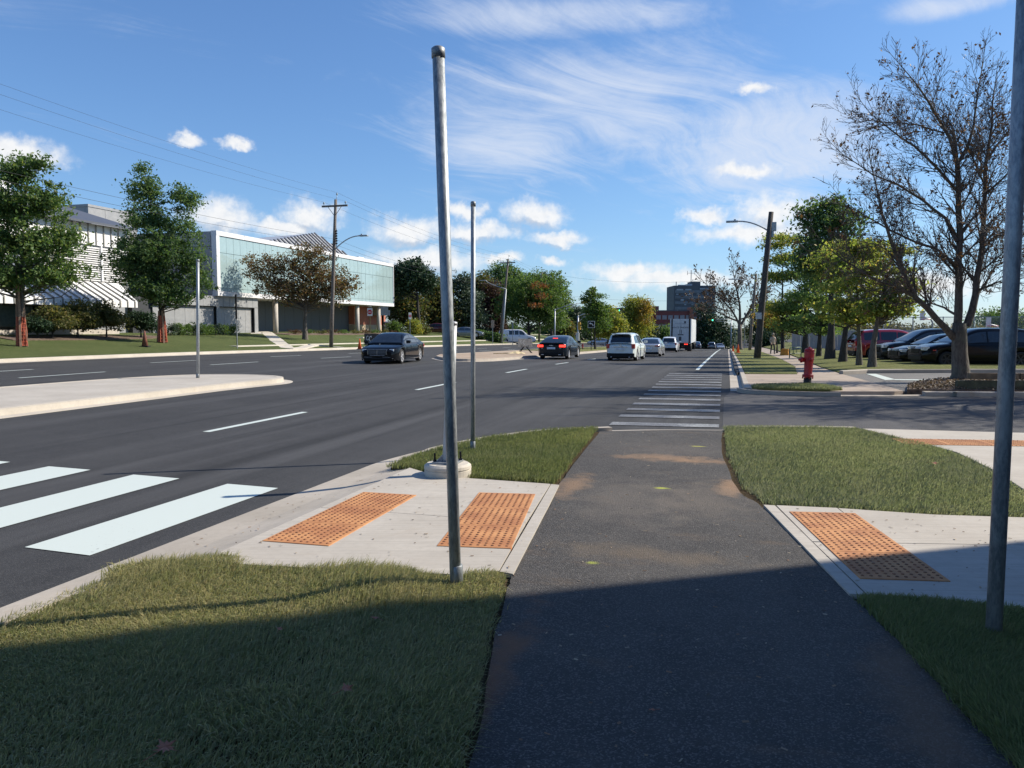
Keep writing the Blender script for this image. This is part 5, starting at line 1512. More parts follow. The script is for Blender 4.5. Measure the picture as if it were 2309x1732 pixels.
# white compact SUV
suv = dict(L=4.77, W=1.84, wr=.35, xf=1.42, xr=-1.43, sill=.24, spokes=6, round=.14,
           top=[(-2.385, .86), (-2.34, 1.02), (-2.0, 1.06), (-.9, 1.07), (.9, 1.04), (1.2, 1.05), (1.8, .98), (2.2, .86), (2.385, .7)],
           roof=[(-2.36, 1.05), (-2.16, 1.42), (-1.95, 1.60), (-1.4, 1.68), (-.3, 1.70), (.15, 1.67), (.45, 1.58), (1.3, 1.05)],
           wind=(.5, 1.22), rear=(-2.335, -1.98), rinset=.02, side=[(-.1, .85), (-1.0, -.16), (-1.9, -1.08)], handles=(.1, -.95), tumble=.30,
           feat=[('tail_light', m_lampred, -2.40, -2.12, .66, .86, .78, 1.06, True), ('license_plate', m_plate, -2.43, -2.39, -.25, .25, .70, .82, False), ('lower_bumper', m_dark, -2.43, -2.0, -.82, .82, .26, .50, False), ('light_bar', m_chrome, -2.425, -2.38, -.42, .42, .86, .92, False),
                 ('badge', m_chrome, -2.405, -2.38, -.09, .09, .96, 1.0, False), ('roof_spoiler', m_pwhite, -2.2, -1.85, -.58, .58, 1.62, 1.68, False), ('exhaust', m_chrome, -2.44, -2.38, .5, .6, .24, .29, True), ('headlight', m_lampclr, 2.1, 2.33, .5, .8, .72, .88, True)])
def lane(X, Y): return Vector((X, Y, float(zr(X, Y))))


def at_depth(px, dep):
    d = ray(px, YH); q = dep; X = (FW[0] / math.cos(PIT)) * 0; p = atD(px, YH, dep); return lane(p.x, p.y)


p = at_depth(1414, 48.0); car('suv', 'white compact SUV in the right lane seen from behind', p, R(88), suv, m_pwhite)
sed2 = dict(aud); sed2.update(L=4.85, feat=[('tail_light', m_lampred, -2.46, -2.2, .48, .86, .80, .92, True), ('license_plate', m_plate, -2.47, -2.42, -.26, .26, .60, .73, False), ('lower_bumper', m_dark, -2.46, -2.25, -.78, .78, .22, .38, False), ('headlight', m_lampclr, 2.2, 2.38, .5, .84, .58, .7, True)])
p = at_depth(1470, 62); car('sedan', 'silver sedan ahead of the white compact SUV', p, R(90), sed2, m_psilver)
suv2 = dict(suv); suv2.update(feat=[('tail_light', m_lampred, -2.40, -2.15, .66, .86, .84, 1.06, True), ('license_plate', m_plate, -2.43, -2.39, -.25, .25, .78, .90, False), ('lower_bumper', m_dark, -2.43, -2.0, -.82, .82, .26, .52, False), ('headlight', m_lampclr, 2.1, 2.33, .5, .8, .72, .88, True)])
p = at_depth(1512, 86); car('suv', 'smaller-looking white SUV behind the box trailer', p, R(90), suv2, carpaint('paint_white_cool', (.66, .68, .72), 0, .3))
p = at_depth(1571, 147); car('sedan', 'dark navy sedan right of the trailer far down the road', p, R(90), sed2, m_pnavy)
p = at_depth(1606, 178); car('suv', 'far grey SUV with red tail lights at the end of the road', p, R(90), suv2, m_pgrey)
p = at_depth(1623, 185); car('sedan', 'far pale oncoming car beside the grey SUV', p, R(-80), aud, m_psilver)

# box trailer
p = at_depth(1542, 102); t = thing('box_trailer_truck', 'white box trailer truck seen from behind with dark lettering', 'truck', p, R(90))
m_tr = plain('trailer_white', (.50, .52, .54), .5, var=.08)
MB().box(-6.9, 7.0, -1.3, 1.3, 1.15, 4.15).build('cargo_box', m_tr, t)
for s in (-1, 1):
    MB().bbox(-7.0, -6.9, min(s * .012, s * .98), max(s * .012, s * .98), 1.2, 4.08, .01).build('rear_door', m_tr, t)
    MB().bbox(-7.02, -6.88, min(s * 1.0, s * 1.14), max(s * 1.0, s * 1.14), 1.15, 4.15, .01).build('door_post', m_dark, t)
    MB().bbox(-7.05, -6.85, min(s * 1.15, s * 1.3), max(s * 1.15, s * 1.3), 1.1, 4.15, .02).build('corner_post', m_tr, t)
    for xw in (-5.6, -4.4):
        wheel(t, xw, s * 1.02, .5, .5, m_rimd)
    MB().box(-6.2, -6.15, min(s * .5, s * 1.2), max(s * .5, s * 1.2), .25, 1.0).build('mud_flap', m_black, t)
    for q in (.55, .8): MB().bbox(-7.06, -7.0, s * q - .07, s * q + .07, .95, 1.07, .01).build('tail_light', m_lampon, t)
MB().box(-6.95, -6.85, -1.2, 1.2, .5, .62).box(-6.9, 6.5, -.4, .4, .8, 1.1).build('under_frame', m_dark, t)
MB().bbox(8.2, 10.6, -1.2, 1.2, .9, 3.6, .1).box(5.5, 10.5, -.45, .45, .6, .95).build('tractor_cab', m_tr, t)
for s in (-1, 1):
    wheel(t, 9.6, s * 1.0, .5, .34, m_rimd); wheel(t, 6.0, s * .98, .5, .5, m_rimd)
    MB().box(9.8, 9.9, min(s * 1.3, s * 1.6), max(s * 1.3, s * 1.6), 2.2, 3.0).build('mirror', m_dark, t)


def text(par, s, loc, size, mat, rot=(math.pi / 2, 0, -math.pi / 2)):
    cu = bpy.data.curves.new('lettering', 'FONT'); cu.body = s; cu.size = size; cu.align_x = 'CENTER'; cu.extrude = .004
    o = bpy.data.objects.new('lettering', cu); C.objects.link(o); dg = bpy.context.evaluated_depsgraph_get()
    me = bpy.data.meshes.new_from_object(o.evaluated_get(dg)); bpy.data.objects.remove(o); me.materials.clear(); me.materials.append(mat)
    q = link('lettering', me, par, loc); q.rotation_euler = rot; return q


m_ink = plain('ink_dark', (.06, .065, .08), .7)
text(t, 'WHITE TRADING', (-7.012, 0, 3.0), .27, m_ink)
text(t, 'R  E  S  O  U  R  C  E  S', (-7.012, 0, 3.52), .13, m_ink)
MB().box(-7.012, -7.002, -.62, -.42, 3.6, 3.88).build('decal', m_ink, t)
for yy in (-.10, .10): MB().box(-7.012, -7.002, yy - .03, yy + .03, 2.3, 2.8).build('decal', m_ink, t)
MB().box(-7.012, -7.002, -.35, .35, 2.12, 2.25).box(-7.012, -7.002, -.1, .22, 1.4, 1.95).build('decal', m_ink, t)

# white van on the far-left drive
van = dict(L=5.7, W=2.0, wr=.36, xf=1.85, xr=-1.75, sill=.26, spokes=6, round=.1,
           top=[(-2.85, 1.15), (-2.8, 1.22), (1.2, 1.22), (1.7, 1.2), (2.4, 1.05), (2.75, .9), (2.85, .7)],
           roof=[(-2.82, 1.2), (-2.74, 1.9), (-2.5, 2.06), (.4, 2.08), (.8, 2.0), (1.7, 1.2)], wind=(.85, 1.62), rear=(-2.8, -2.7), side=[(.35, 1.15), (-.35, .25), (-1.2, -.45)], handles=(.3,), hmat=m_dark, tumble=.16,
           feat=[('headlight', m_lampclr, 2.55, 2.83, .5, .82, .72, .9, True), ('bumper', m_dark, 2.6, 2.9, -.85, .85, .32, .5, False), ('grille', m_dark, 2.7, 2.86, -.42, .42, .68, .9, False), ('tail_light', m_lampred, -2.87, -2.7, .8, .95, .9, 1.3, True)])
p = gbase(1166, 768, 116, zlawn, .02); car('van', 'white cargo van parked behind the leaning utility pole', p, R(14), van, carpaint('paint_white_van', (.66, .67, .69), 0, .35), 'van')
p = gbase(985, 757, 112, zlawn, .05); car('sedan', 'maroon car under the pines left of the tall post', p, R(190), aud, m_pmaroon)
p = gbase(1052, 763, 108, zlawn, .02); car('sedan', 'grey car half hidden behind the big pine trunk', p, R(10), aud, m_pgrey)
p = gbase(868, 752, 106, zlawn, .0); car('sedan', 'pale silver car glimpsed under the building canopy', p, R(20), sed2, m_psilver)
# cars seen past the grassy median
for k, (px, lab) in enumerate(((1352, 'far silver car behind the turn-arrow sign'), (1380, 'far blue-grey car left of the white compact SUV'))):
    p = gbase(px, 776, 150, zr, 0.0); car('sedan', lab, p, R(195), sed2, (m_psilver, m_pnavy)[k])

# row of parked cars on the right, noses towards the street
big = dict(suv); big.update(L=4.95, W=1.93, feat=[('headlight', m_lampclr, 2.2, 2.46, .55, .86, .74, .90, True), ('grille', m_dark, 2.36, 2.485, -.42, .42, .6, .80, False), ('bumper', m_dark, 2.2, 2.50, -.70, .70, .3, .50, False), ('marker_light', m_lampred, 1.95, 2.1, .88, .94, .72, .78, True), ('tail_light', m_lampred, -2.47, -2.2, .66, .9, .86, 1.1, True)])
big['top'] = [(x * 1.037, z) for x, z in suv['top']]; big['roof'] = [(x * 1.037, z) for x, z in suv['roof']]; big['wind'] = (.52, 1.26); big['rear'] = (-2.42, -2.06); big['xf'] = 1.5; big['xr'] = -1.45
pcar = dict(aud); pcar.update(feat=[('headlight', m_lampclr, 2.15, 2.42, .52, .86, .60, .73, True), ('grille', m_dark, 2.35, 2.48, -.5, .5, .42, .66, False), ('marker_light', m_lampred, 2.0, 2.16, .84, .9, .6, .66, True), ('tail_light', m_lampred, -2.46, -2.2, .5, .86, .76, .9, True)])
m_smoke = plain('tinted_glass', (.02, .024, .028), .05, spec=.9)


def parked(label, px, py, spec, paint, hd=R(190), shift=2.4, name='sedan', rim=None):
    p = on(px, py, zs); dx_, dy_ = math.cos(hd), math.sin(hd)
    q = Vector((p.x - dx_ * shift, p.y - dy_ * shift, 0)); q.z = float(zs(q.x, q.y)) - .02
    return car(name, label, q, hd, spec, paint, rim=rim)


parked('nearest black parked crossover seen side-on behind the big tree trunk', 2063, 826, big, m_pblack, R(189), 2.45, 'suv', m_rimd)
parked('black parked sedan with pale headlight, second from the street', 2022, 821, pcar, m_pblack, R(190), 2.3, rim=m_rimd)
parked('tall black parked SUV with bright headlight between sedan and red car', 1976, 816, big, m_pdark, R(191), 2.45, 'suv', m_rimd)
parked('red parked hatchback behind the slim trunks', 1924, 811, suv, m_pred, R(10), -2.2, 'suv')
parked('dark green parked car at the far end of the row', 1905, 802, aud, m_pgreen, R(190), 2.4)
p = on(2335, 822, zs); car('sedan', 'parked car just showing right of the shaded post', (p.x + 1.5, p.y + 2, float(zs(p.x, p.y))), R(190), pcar, m_psilver)

# ------------------------------------------------------------------ person walking on the right sidewalk
pf = on(1742, 799, zs); hgt = 1.74
me = bpy.data.meshes.new('person')
J = dict(pel=(0, 0, .95), wst=(0, 0, 1.10), chs=(0, .01, 1.32), nck=(0, .02, 1.47), hd0=(0, .0, 1.55), hd1=(0, -.01, 1.68))
for s, n in ((-1, 'l'), (1, 'r')):
    f = -.16 * s
    J.update({n + 'hip': (s * .09, 0, .92), n + 'kne': (s * .10, f * .9 - .05, .50), n + 'ank': (s * .10, f * 1.4 + .04, .09), n + 'toe': (s * .12, f * 1.4 - .14, .04),
              n + 'sho': (s * .17, .01, 1.40), n + 'elb': (s * .24, -f * .5 + .03, 1.13), n + 'wri': (s * .20, -f * .9 - .10, .93), n + 'plm': (s * .19, -f - .14, .86)})
    for q in range(4): J[n + 'f%d' % q] = (s * (.165 + .018 * q), -f - .155 - .004 * q, .79 + .008 * abs(q - 1.5))
    J[n + 'th'] = (s * .15, -f - .19, .845)
Rr = dict(pel=.145, wst=.14, chs=.165, nck=.06, hd0=.085, hd1=.095, hip=.10, kne=.082, ank=.06, toe=.035, sho=.075, elb=.055, wri=.035, plm=.035, th=.010)
names = list(J); idx = {n: i for i, n in enumerate(names)}
E_ = [('pel', 'wst'), ('wst', 'chs'), ('chs', 'nck'), ('nck', 'hd0'), ('hd0', 'hd1')]
for n in 'lr': E_ += [('pel', n + 'hip'), (n + 'hip', n + 'kne'), (n + 'kne', n + 'ank'), (n + 'ank', n + 'toe'), ('chs', n + 'sho'), (n + 'sho', n + 'elb'), (n + 'elb', n + 'wri'), (n + 'wri', n + 'plm'), (n + 'plm', n + 'th')] + [(n + 'plm', n + 'f%d' % q) for q in range(4)]
me.from_pydata([J[n] for n in names], [(idx[a], idx[b]) for a, b in E_], [])
ob = bpy.data.objects.new('tmp', me); C.objects.link(ob); ob.modifiers.new('s', 'SKIN'); md = ob.modifiers.new('ss', 'SUBSURF'); md.levels = 1; md.render_levels = 1
for i, n in enumerate(names):
    k = n if n in Rr else n[1:]; r_ = Rr.get(k, .009); me.skin_vertices[0].data[i].radius = (r_, r_ * .85); me.skin_vertices[0].data[i].use_root = (n == 'pel')
bm_ = bpy.data.meshes.new_from_object(ob.evaluated_get(bpy.context.evaluated_depsgraph_get())); bpy.data.objects.remove(ob)
for mt in (plain('skin', (.42, .26, .19), .6), plain('jacket_beige', (.46, .38, .32), .85, scale=9), plain('trousers_black', (.018, .018, .022), .8)): bm_.materials.append(mt)
for pg in bm_.polygons:
    c_ = pg.center; pg.material_index = 2 if c_.z < .86 and abs(c_.x) < .155 else (0 if c_.z > 1.46 or (c_.z < .94 and abs(c_.x) > .15) else 1); pg.use_smooth = True
t = thing('person', 'person in a pale jacket and black trousers walking on the sidewalk', 'person', pf, R(10))
link('body', bm_, t)
MB().lathe([(.02, 1.79), (.07, 1.78), (.105, 1.72), (.108, 1.64), (.09, 1.58)], 14, Matrix.Translation((0, .018, 0))).build('hair', plain('hair_grey', (.30, .26, .22), .8), t, True)
MB().lathe([(.014, 0), (.018, .012), (.004, .035)], 6, Matrix.Translation((0, -.10, 1.60)) @ Matrix.Rotation(math.pi / 2, 4, 'X')).build('nose', MATS['skin'], t, True)
for s in (-1, 1): MB().lathe([(.012, 0), (.010, .006), (.002, .008)], 8, Matrix.Translation((s * .032, -.088, 1.635)) @ Matrix.Rotation(math.pi / 2, 4, 'X')).build('eye', m_dark, t)

# ------------------------------------------------------------------ trees and shrubs
def leafquads(r, P, size, up=.35):
    n = len(P); N = r.normal(size=(n, 3)); N[:, 2] += up * 1.5; N /= np.linalg.norm(N, axis=1)[:, None]
    A = r.normal(size=(n, 3)); T = np.cross(N, A); T /= np.linalg.norm(T, axis=1)[:, None]; B = np.cross(N, T)
    s = size * r.uniform(.6, 1.35, (n, 1)); w_ = s * r.uniform(.36, .6, (n, 1))
    V = np.stack([P - T * s * .5, P + B * w_ * .5 - T * s * .05, P + T * s * .5, P - B * w_ * .5 - T * s * .05], 1)
    return V.reshape(-1, 3), np.arange(n * 4).reshape(-1, 4)


def clumpcloud(r, lobes, nc, per, cr, flat=.65, bias=2.0):
    vol = np.array([l[3] * l[4] * l[5] for l in lobes]) ** .75; k = r.choice(len(lobes), nc, p=vol / vol.sum()); L = np.array([l[:6] for l in lobes])[k]
    d = r.normal(size=(nc, 3)); d /= np.linalg.norm(d, axis=1)[:, None]; q = r.rand(nc, 1) ** (1 / bias)
    Cn = L[:, :3] + d * q * L[:, 3:6]
    sp_ = r.rand(nc) < .16; Cn[sp_] = (L[:, :3] + d * L[:, 3:6] * r.uniform(.95, 1.28, (nc, 1)))[sp_]
    m = r.poisson(per, nc).clip(1); rad = cr * r.uniform(.55, 1.4, nc)
    rad[sp_] *= .6; m[sp_] = (m[sp_] * .45).astype(int).clip(1); I = np.repeat(np.arange(nc), m); G = r.normal(size=(len(I), 3)) * rad[I][:, None]; G[:, 2] *= flat
    return Cn, Cn[I] + G


def pxlobes(b, L):
    """crown lobes measured in the photograph, at the tree's own distance"""
    out = []; d0 = depth(b)
    for l in L:
        px, py, rx, ry = l[:4]; dd = l[4] if len(l) > 4 else 0.0
        d_ = d0 + dd; c_ = atD(px, py, d_); s = d_ / FPX; rxw, ryw = rx * s, ry * s; out.append((c_.x - b.x, c_.y - b.y, c_.z - b.z, rxw, max(rxw * .85, ryw * .6), ryw))
    return out


def tree(label, b, lobes, r0, nc, per, cr, size, lm, bm_, trunk=None, seed=1, name='tree', nb=45, up=.35, flat=.65, cat='tree', group=None, lean=(0, 0), trunks=1, bias=2.0):
    r = np.random.RandomState(seed); t = thing(name, label, cat, b, group=group)
    Cn, P = clumpcloud(r, lobes, nc, per, cr, flat, bias)
    P = P[P[:, 2] > .05]
    V, F = leafquads(r, P, size, up); o = link('crown', npmesh('crown', V, F, lm), t)
    ztop = max(l[2] + l[5] * .6 for l in lobes); ci = np.argmax([l[2] for l in lobes]); tx, ty = lobes[ci][0] * .8, lobes[ci][1] * .8
    if trunk: path = [Vector(q) for q in trunk]
    else:
        path = [Vector((0, 0, -.3)), Vector((0, 0, .05))] + [Vector((tx * q ** 1.6 + lean[0] * q + r.normal() * .05 * ztop * .1, ty * q ** 1.6 + r.normal() * .04 * ztop * .1, ztop * q)) for q in (.18, .36, .55, .75, .95)]
    n = len(path); m = MB(); m.tube(path, [r0 * 1.5, r0 * 1.2] + [r0 * max(.12, 1 - .95 * (i / (n - 1)) ** 1.1) for i in range(2, n)], 10)
    def at(z):
        for a, c_ in zip(path, path[1:]):
            if c_.z >= z: return a + (c_ - a) * max(0, min(1, (z - a.z) / max(1e-6, c_.z - a.z)))
        return path[-1]
    zmin = min(l[2] - l[5] for l in lobes)
    for k in r.permutation(len(Cn))[:nb]:
        c_ = Vector(Cn[k]); hz = math.hypot(c_.x, c_.y); z0 = max(max(zmin, ztop * .12) * r.uniform(.75, 1.0), c_.z - hz * r.uniform(.35, .8)); z0 = min(z0, path[-1].z * .97); a = at(z0)
        mid = a + (c_ - a) * .5 + Vector((0, 0, -.06 * hz)) + Vector(r.normal(size=3)) * .05 * hz
        ra = max(.012, r0 * .34 * (1 - .7 * z0 / max(ztop, .1)))
        m.tube([a, a + (mid - a) * .5, mid, c_], [ra, ra * .8, ra * .55, ra * .2], 5, False)
    m.build('trunk', bm_, t, True)
    return t


m_barko = barkmat('bark_grey_brown', (.075, .062, .052), (.15, .13, .11)); m_barkd = barkmat('bark_dark', (.025, .022, .02), (.055, .048, .042)); m_barkp = barkmat('bark_pale_lichen', (.065, .056, .047), (.135, .118, .098), (.12, .13, .095))
L_oak = leafmat('leaf_oak_green', [(0.066, 0.120, 0.038), (0.098, 0.175, 0.052), (0.061, 0.110, 0.043), (0.143, 0.230, 0.070), (0.088, 0.154, 0.049), (0.218, 0.251, 0.088), (0.110, 0.186, 0.056)])
L_oak2 = leafmat('leaf_oak_bluish', [(0.064, 0.125, 0.055), (0.090, 0.163, 0.064), (0.125, 0.212, 0.079), (0.076, 0.136, 0.059), (0.175, 0.236, 0.090)])
L_copper = leafmat('leaf_copper', [(0.151, 0.092, 0.059), (0.101, 0.101, 0.048), (0.220, 0.119, 0.068), (0.085, 0.092, 0.043), (0.169, 0.126, 0.068), (0.270, 0.144, 0.085), (0.101, 0.119, 0.051)])
L_pine = leafmat('leaf_pine', [(0.022, 0.050, 0.027), (0.033, 0.068, 0.032), (0.027, 0.055, 0.030), (0.046, 0.084, 0.038)], .15)
L_mix = leafmat('leaf_mixed_autumn', [(0.057, 0.085, 0.034), (0.095, 0.113, 0.042), (0.141, 0.113, 0.048), (0.066, 0.104, 0.038), (0.113, 0.141, 0.048), (0.209, 0.141, 0.057)])
L_fir = leafmat('leaf_fir_grey_green', [(0.042, 0.071, 0.045), (0.057, 0.094, 0.057), (0.075, 0.113, 0.064), (0.052, 0.083, 0.051)], .15)
L_purple = leafmat('leaf_purple', [(0.055, 0.029, 0.034), (0.078, 0.039, 0.044), (0.044, 0.029, 0.031), (0.094, 0.062, 0.047)])
L_maple = leafmat('leaf_maple_green', [(0.076, 0.142, 0.038), (0.113, 0.189, 0.049), (0.066, 0.123, 0.038), (0.161, 0.227, 0.066), (0.095, 0.161, 0.046)])
L_mred = leafmat('leaf_maple_red', [(.22, .06, .03), (.16, .08, .03), (.12, .10, .03), (.25, .09, .05)])
L_yel = leafmat('leaf_yellow_green', [(0.255, 0.294, 0.057), (0.351, 0.351, 0.078), (0.174, 0.234, 0.057), (0.468, 0.369, 0.096), (0.216, 0.273, 0.069)])
L_gold = leafmat('leaf_gold', [(0.360, 0.216, 0.036), (0.264, 0.192, 0.042), (0.192, 0.156, 0.036), (0.408, 0.240, 0.060), (0.144, 0.132, 0.036)])
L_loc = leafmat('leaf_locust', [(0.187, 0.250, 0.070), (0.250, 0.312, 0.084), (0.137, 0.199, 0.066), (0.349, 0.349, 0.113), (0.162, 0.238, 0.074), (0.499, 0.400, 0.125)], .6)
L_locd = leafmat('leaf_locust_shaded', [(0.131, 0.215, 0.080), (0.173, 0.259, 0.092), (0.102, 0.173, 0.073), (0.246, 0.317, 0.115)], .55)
L_brown = leafmat('leaf_dead_brown', [(.10, .05, .03), (.14, .075, .04), (.07, .04, .025), (.18, .10, .05)], .25)
L_shrub = leafmat('leaf_shrub_olive', [(0.075, 0.094, 0.030), (0.118, 0.135, 0.043), (0.060, 0.075, 0.030), (0.186, 0.169, 0.060), (0.094, 0.111, 0.038), (0.270, 0.220, 0.101)])
L_brush = leafmat('leaf_brush_tan', [(.13, .12, .07), (.10, .10, .06), (.16, .14, .09), (.09, .09, .045)])

# two staked oaks on the left lawn
def atXl(px, py, X): p = atX(px, py, X); p.z = float(zlawn(p.x, p.y)); return p


o1 = atXl(50, 786, -35.6); o2 = atXl(366, 781, -35.9)
tree('leafy green staked oak at the left edge of the lawn', o1, pxlobes(o1, [(40, 400, 59, 46), (75, 365, 38, 25), (20, 470, 92, 50), (110, 450, 50, 38), (60, 550, 113, 50), (140, 540, 50, 38), (40, 620, 126, 35), (150, 615, 46, 30), (-60, 540, 76, 101)]),
     .15, 640, 62, .25, .185, L_oak, m_barko, seed=21, nb=90, bias=1.7)
tree('tall dark green staked oak in front of the glass building corner', o2, pxlobes(o2, [(325, 385, 18, 17), (330, 430, 38, 29), (415, 450, 34, 29), (350, 500, 71, 40), (430, 510, 32, 34), (345, 570, 88, 42), (300, 595, 63, 30), (430, 590, 42, 39), (350, 640, 84, 32), (455, 640, 30, 29), (400, 672, 59, 18)]),
     .15, 680, 62, .25, .185, L_oak2, m_barkd, seed=22, nb=90, bias=1.7)
m_stake = plain('stake_wood', (.30, .19, .13), .85, var=.3, scale=5); m_mesh = plain('guard_mesh_orange', (.46, .12, .065), .7, var=.25, scale=30)


def guard(label, b, d0, hpx, mpx, wpx, seed):
    s = depth(b) / FPX; h, hm, w_ = hpx * s, mpx * s, wpx * s; t = thing('tree_guard', label, 'tree guard', b); r = random.Random(seed)
    for k in range(4):
        a = R(35 + 90 * k + d0); x, y = w_ * .5 * math.cos(a), w_ * .5 * math.sin(a)
        m = MB(); q = MB().tube([(x, y, -.1), (x * .5, y * .5, h * r.uniform(.86, 1.0))], .075, 4); q.build('stake', m_stake, t)
    rows = []
    for i in range(9):
        z = .04 + (hm - .04) * i / 8; f = 1 - .5 * z / h
        rows.append([((w_ * .53 + .03 * math.sin(5 * a + i)) * f * math.cos(a), (w_ * .53 + .03 * math.sin(3 * a)) * f * math.sin(a), z) for a in np.linspace(0, 2 * math.pi, 17)])
    g = MB().grid(rows); o = g.build('mesh_wrap', m_mesh, t); w__ = o.modifiers.new('w', 'WIREFRAME'); w__.thickness = .05; w__.use_even_offset = False
    rows2 = [[(p[0] * .95, p[1] * .95, p[2]) for p in row] for row in rows]; MB().grid(rows2).build('inner_wrap', plain('guard_wrap_red', (.22, .055, .038), .8), t)


guard('wooden stakes with orange mesh round the left oak trunk', o1, 0, 146, 66, 20, 1)
guard('wooden stakes with orange mesh round the second oak trunk', o2, 30, 82, 60, 20, 2)
# shrubs by the white building
for k, (px, py, rx, ry, lm, lab) in enumerate([(118, 755, 52, 44, L_shrub, 'dark spreading juniper beside the left oak guard'), (175, 755, 50, 55, L_shrub, 'olive spreading shrub, tallest of the row under the white cladding'), (240, 756, 52, 52, L_shrub, 'yellowing broad shrub in the middle of the lawn row'), (318, 752, 38, 34, L_pine, 'low dark mugo pine left of the second oak'), (85, 750, 26, 20, L_pine, 'small dark pine tuft behind the left oak stakes')]):
    b = atXl(px, py, -39.3); tree(lab, b, pxlobes(b, [(px - rx * .3, py - ry * .75, rx * .7, ry * .42), (px + rx * .35, py - ry * .65, rx * .65, ry * .4), (px, py - ry * 1.1, rx * .55, ry * .34)]), .06, 150, 40, .22, .17, lm, m_barkd, seed=40 + k, name='shrub', nb=24, cat='shrub', flat=.5)
for k in range(9):
    px = 385 + 17 * k; b = atXl(px, 758, -40.6); s = depth(b) / FPX
    tree('low clipped shrub by the grey panel wall, %s of the row' % ('leftmost', 'second', 'third', 'fourth', 'fifth', 'sixth', 'seventh', 'eighth', 'rightmost')[k], b, [(0, 0, .42, .48, .45, .42), (.15, .1, .65, .3, .3, .3)], .03, 34, 36, .14, .12, L_maple if k % 3 else L_fir, m_barkd, seed=60 + k, name='shrub', nb=8, cat='shrub', group='shrubs along the grey wall')
for k in range(10):
    yy = 66 + 2.5 * k; b = Vector((-40.6, yy, float(zlawn(-40.6, yy)) + .04)); tree('low bedding plant under the glass storey, %s from the left' % ('first', 'second', 'third', 'fourth', 'fifth', 'sixth', 'seventh', 'eighth', 'ninth', 'tenth')[k], b, [(0, 0, .22, .7, .6, .2)], .02, 22, 22, .12, .12, (L_brown, L_maple, L_shrub)[k % 3], m_barkd, seed=80 + k, name='bedding_plant', nb=4, cat='plant', group='bedding plants along the glass building')
b = atXl(688, 764, -36.2)
tree('spreading copper-leaved tree in front of the teal glass', b, pxlobes(b, [(585, 600, 38, 28), (620, 640, 62, 30), (660, 600, 60, 30), (700, 575, 48, 24), (720, 620, 66, 36), (765, 645, 40, 30), (660, 660, 80, 24), (740, 670, 50, 20), (795, 635, 14, 8)]), .23, 560, 36, .28, .21, L_copper, m_barko, seed=101, nb=110)

# trees beyond the building
def ftree(label, px, by, dep, L, r0, nc, per, cr, size, lm, bk=None, zf=zlawn, seed=1, **k):
    b = gbase(px, by, dep, zf, 0); return tree(label, b, pxlobes(b, L), r0, nc, per, cr, size, lm, bk or m_barkd, seed=seed, **k)


ftree('tall dark umbrella pine at the end of the glass building', 946, 760, 104, [(930, 612, 36, 22), (900, 622, 22, 24), (958, 632, 26, 24), (930, 632, 50, 16), (905, 650, 26, 14)], .33, 330, 48, .5, .42, L_pine, seed=201, nb=60)
ftree('mixed olive tree below the umbrella pine', 905, 757, 114, [(905, 690, 38, 42), (930, 700, 36, 40), (900, 655, 24, 24)], .25, 300, 40, .55, .42, L_mix, seed=202)
ftree('brownish broadleaf tree left of the tall post', 978, 758, 118, [(975, 690, 40, 55), (988, 650, 26, 24), (1000, 710, 36, 40)], .28, 330, 40, .6, .44, L_mix, seed=203)
ftree('grey-green drooping fir right of the tall post', 1044, 763, 120, [(1036, 640, 30, 26), (1052, 672, 42, 28), (1030, 700, 44, 28), (1062, 715, 42, 26), (1045, 742, 52, 14)], .42, 380, 42, .5, .38, L_fir, seed=204, flat=.4)
ftree('rusty-topped tree behind the drooping fir', 1080, 762, 132, [(1076, 640, 30, 26), (1086, 680, 34, 46)], .25, 240, 38, .6, .42, L_mix, seed=205)
ftree('dark purple-leaved tree left of the leaning utility pole', 1112, 768, 130, [(1112, 672, 30, 34), (1108, 712, 28, 34), (1125, 735, 24, 30)], .25, 300, 40, .5, .36, L_purple, seed=206)
ftree('tall spiky-topped green tree behind the leaning pole', 1140, 768, 142, [(1130, 618, 36, 24), (1150, 632, 40, 30), (1105, 632, 18, 20), (1165, 655, 40, 36), (1135, 660, 40, 36)], .3, 360, 40, .6, .44, L_oak2, seed=207)
ftree('round green maple with a red patch behind the dark sedan', 1193, 769, 124, [(1190, 662, 56, 46), (1235, 680, 42, 48), (1165, 698, 50, 36), (1215, 705, 56, 34), (1250, 722, 24, 26)], .33, 620, 44, .5, .36, L_maple, seed=208, nb=40)
ftree('dense green tree crown behind the round maple', 1245, 770, 148, [(1240, 645, 34, 32), (1262, 690, 26, 44), (1215, 640, 30, 26)], .3, 260, 40, .65, .46, L_oak, seed=209)
rd_ = gbase(1193, 769, 123.0, zlawn, 0)
ci_ = bpy.data.objects['tree.%03d' % 0] if 'tree.000' in bpy.data.objects else None
for nm, L in (('autumn_spray', [(1206, 688, 16, 5, -5.2), (1222, 668, 14, 5, -4.6), (1215, 645, 22, 6, -3.8)]),):
    r = np.random.RandomState(5); Cn, P = clumpcloud(r, pxlobes(rd_, L), 30, 22, .4, .5, 3); V, F = leafquads(r, P, .34)
    mt = [o for o in C.objects if o.get('label', '').startswith('round green maple')][0]
    o = stuff(link(nm, npmesh(nm, V + np.array(rd_) - np.array(mt.location), F, L_mred), mt))
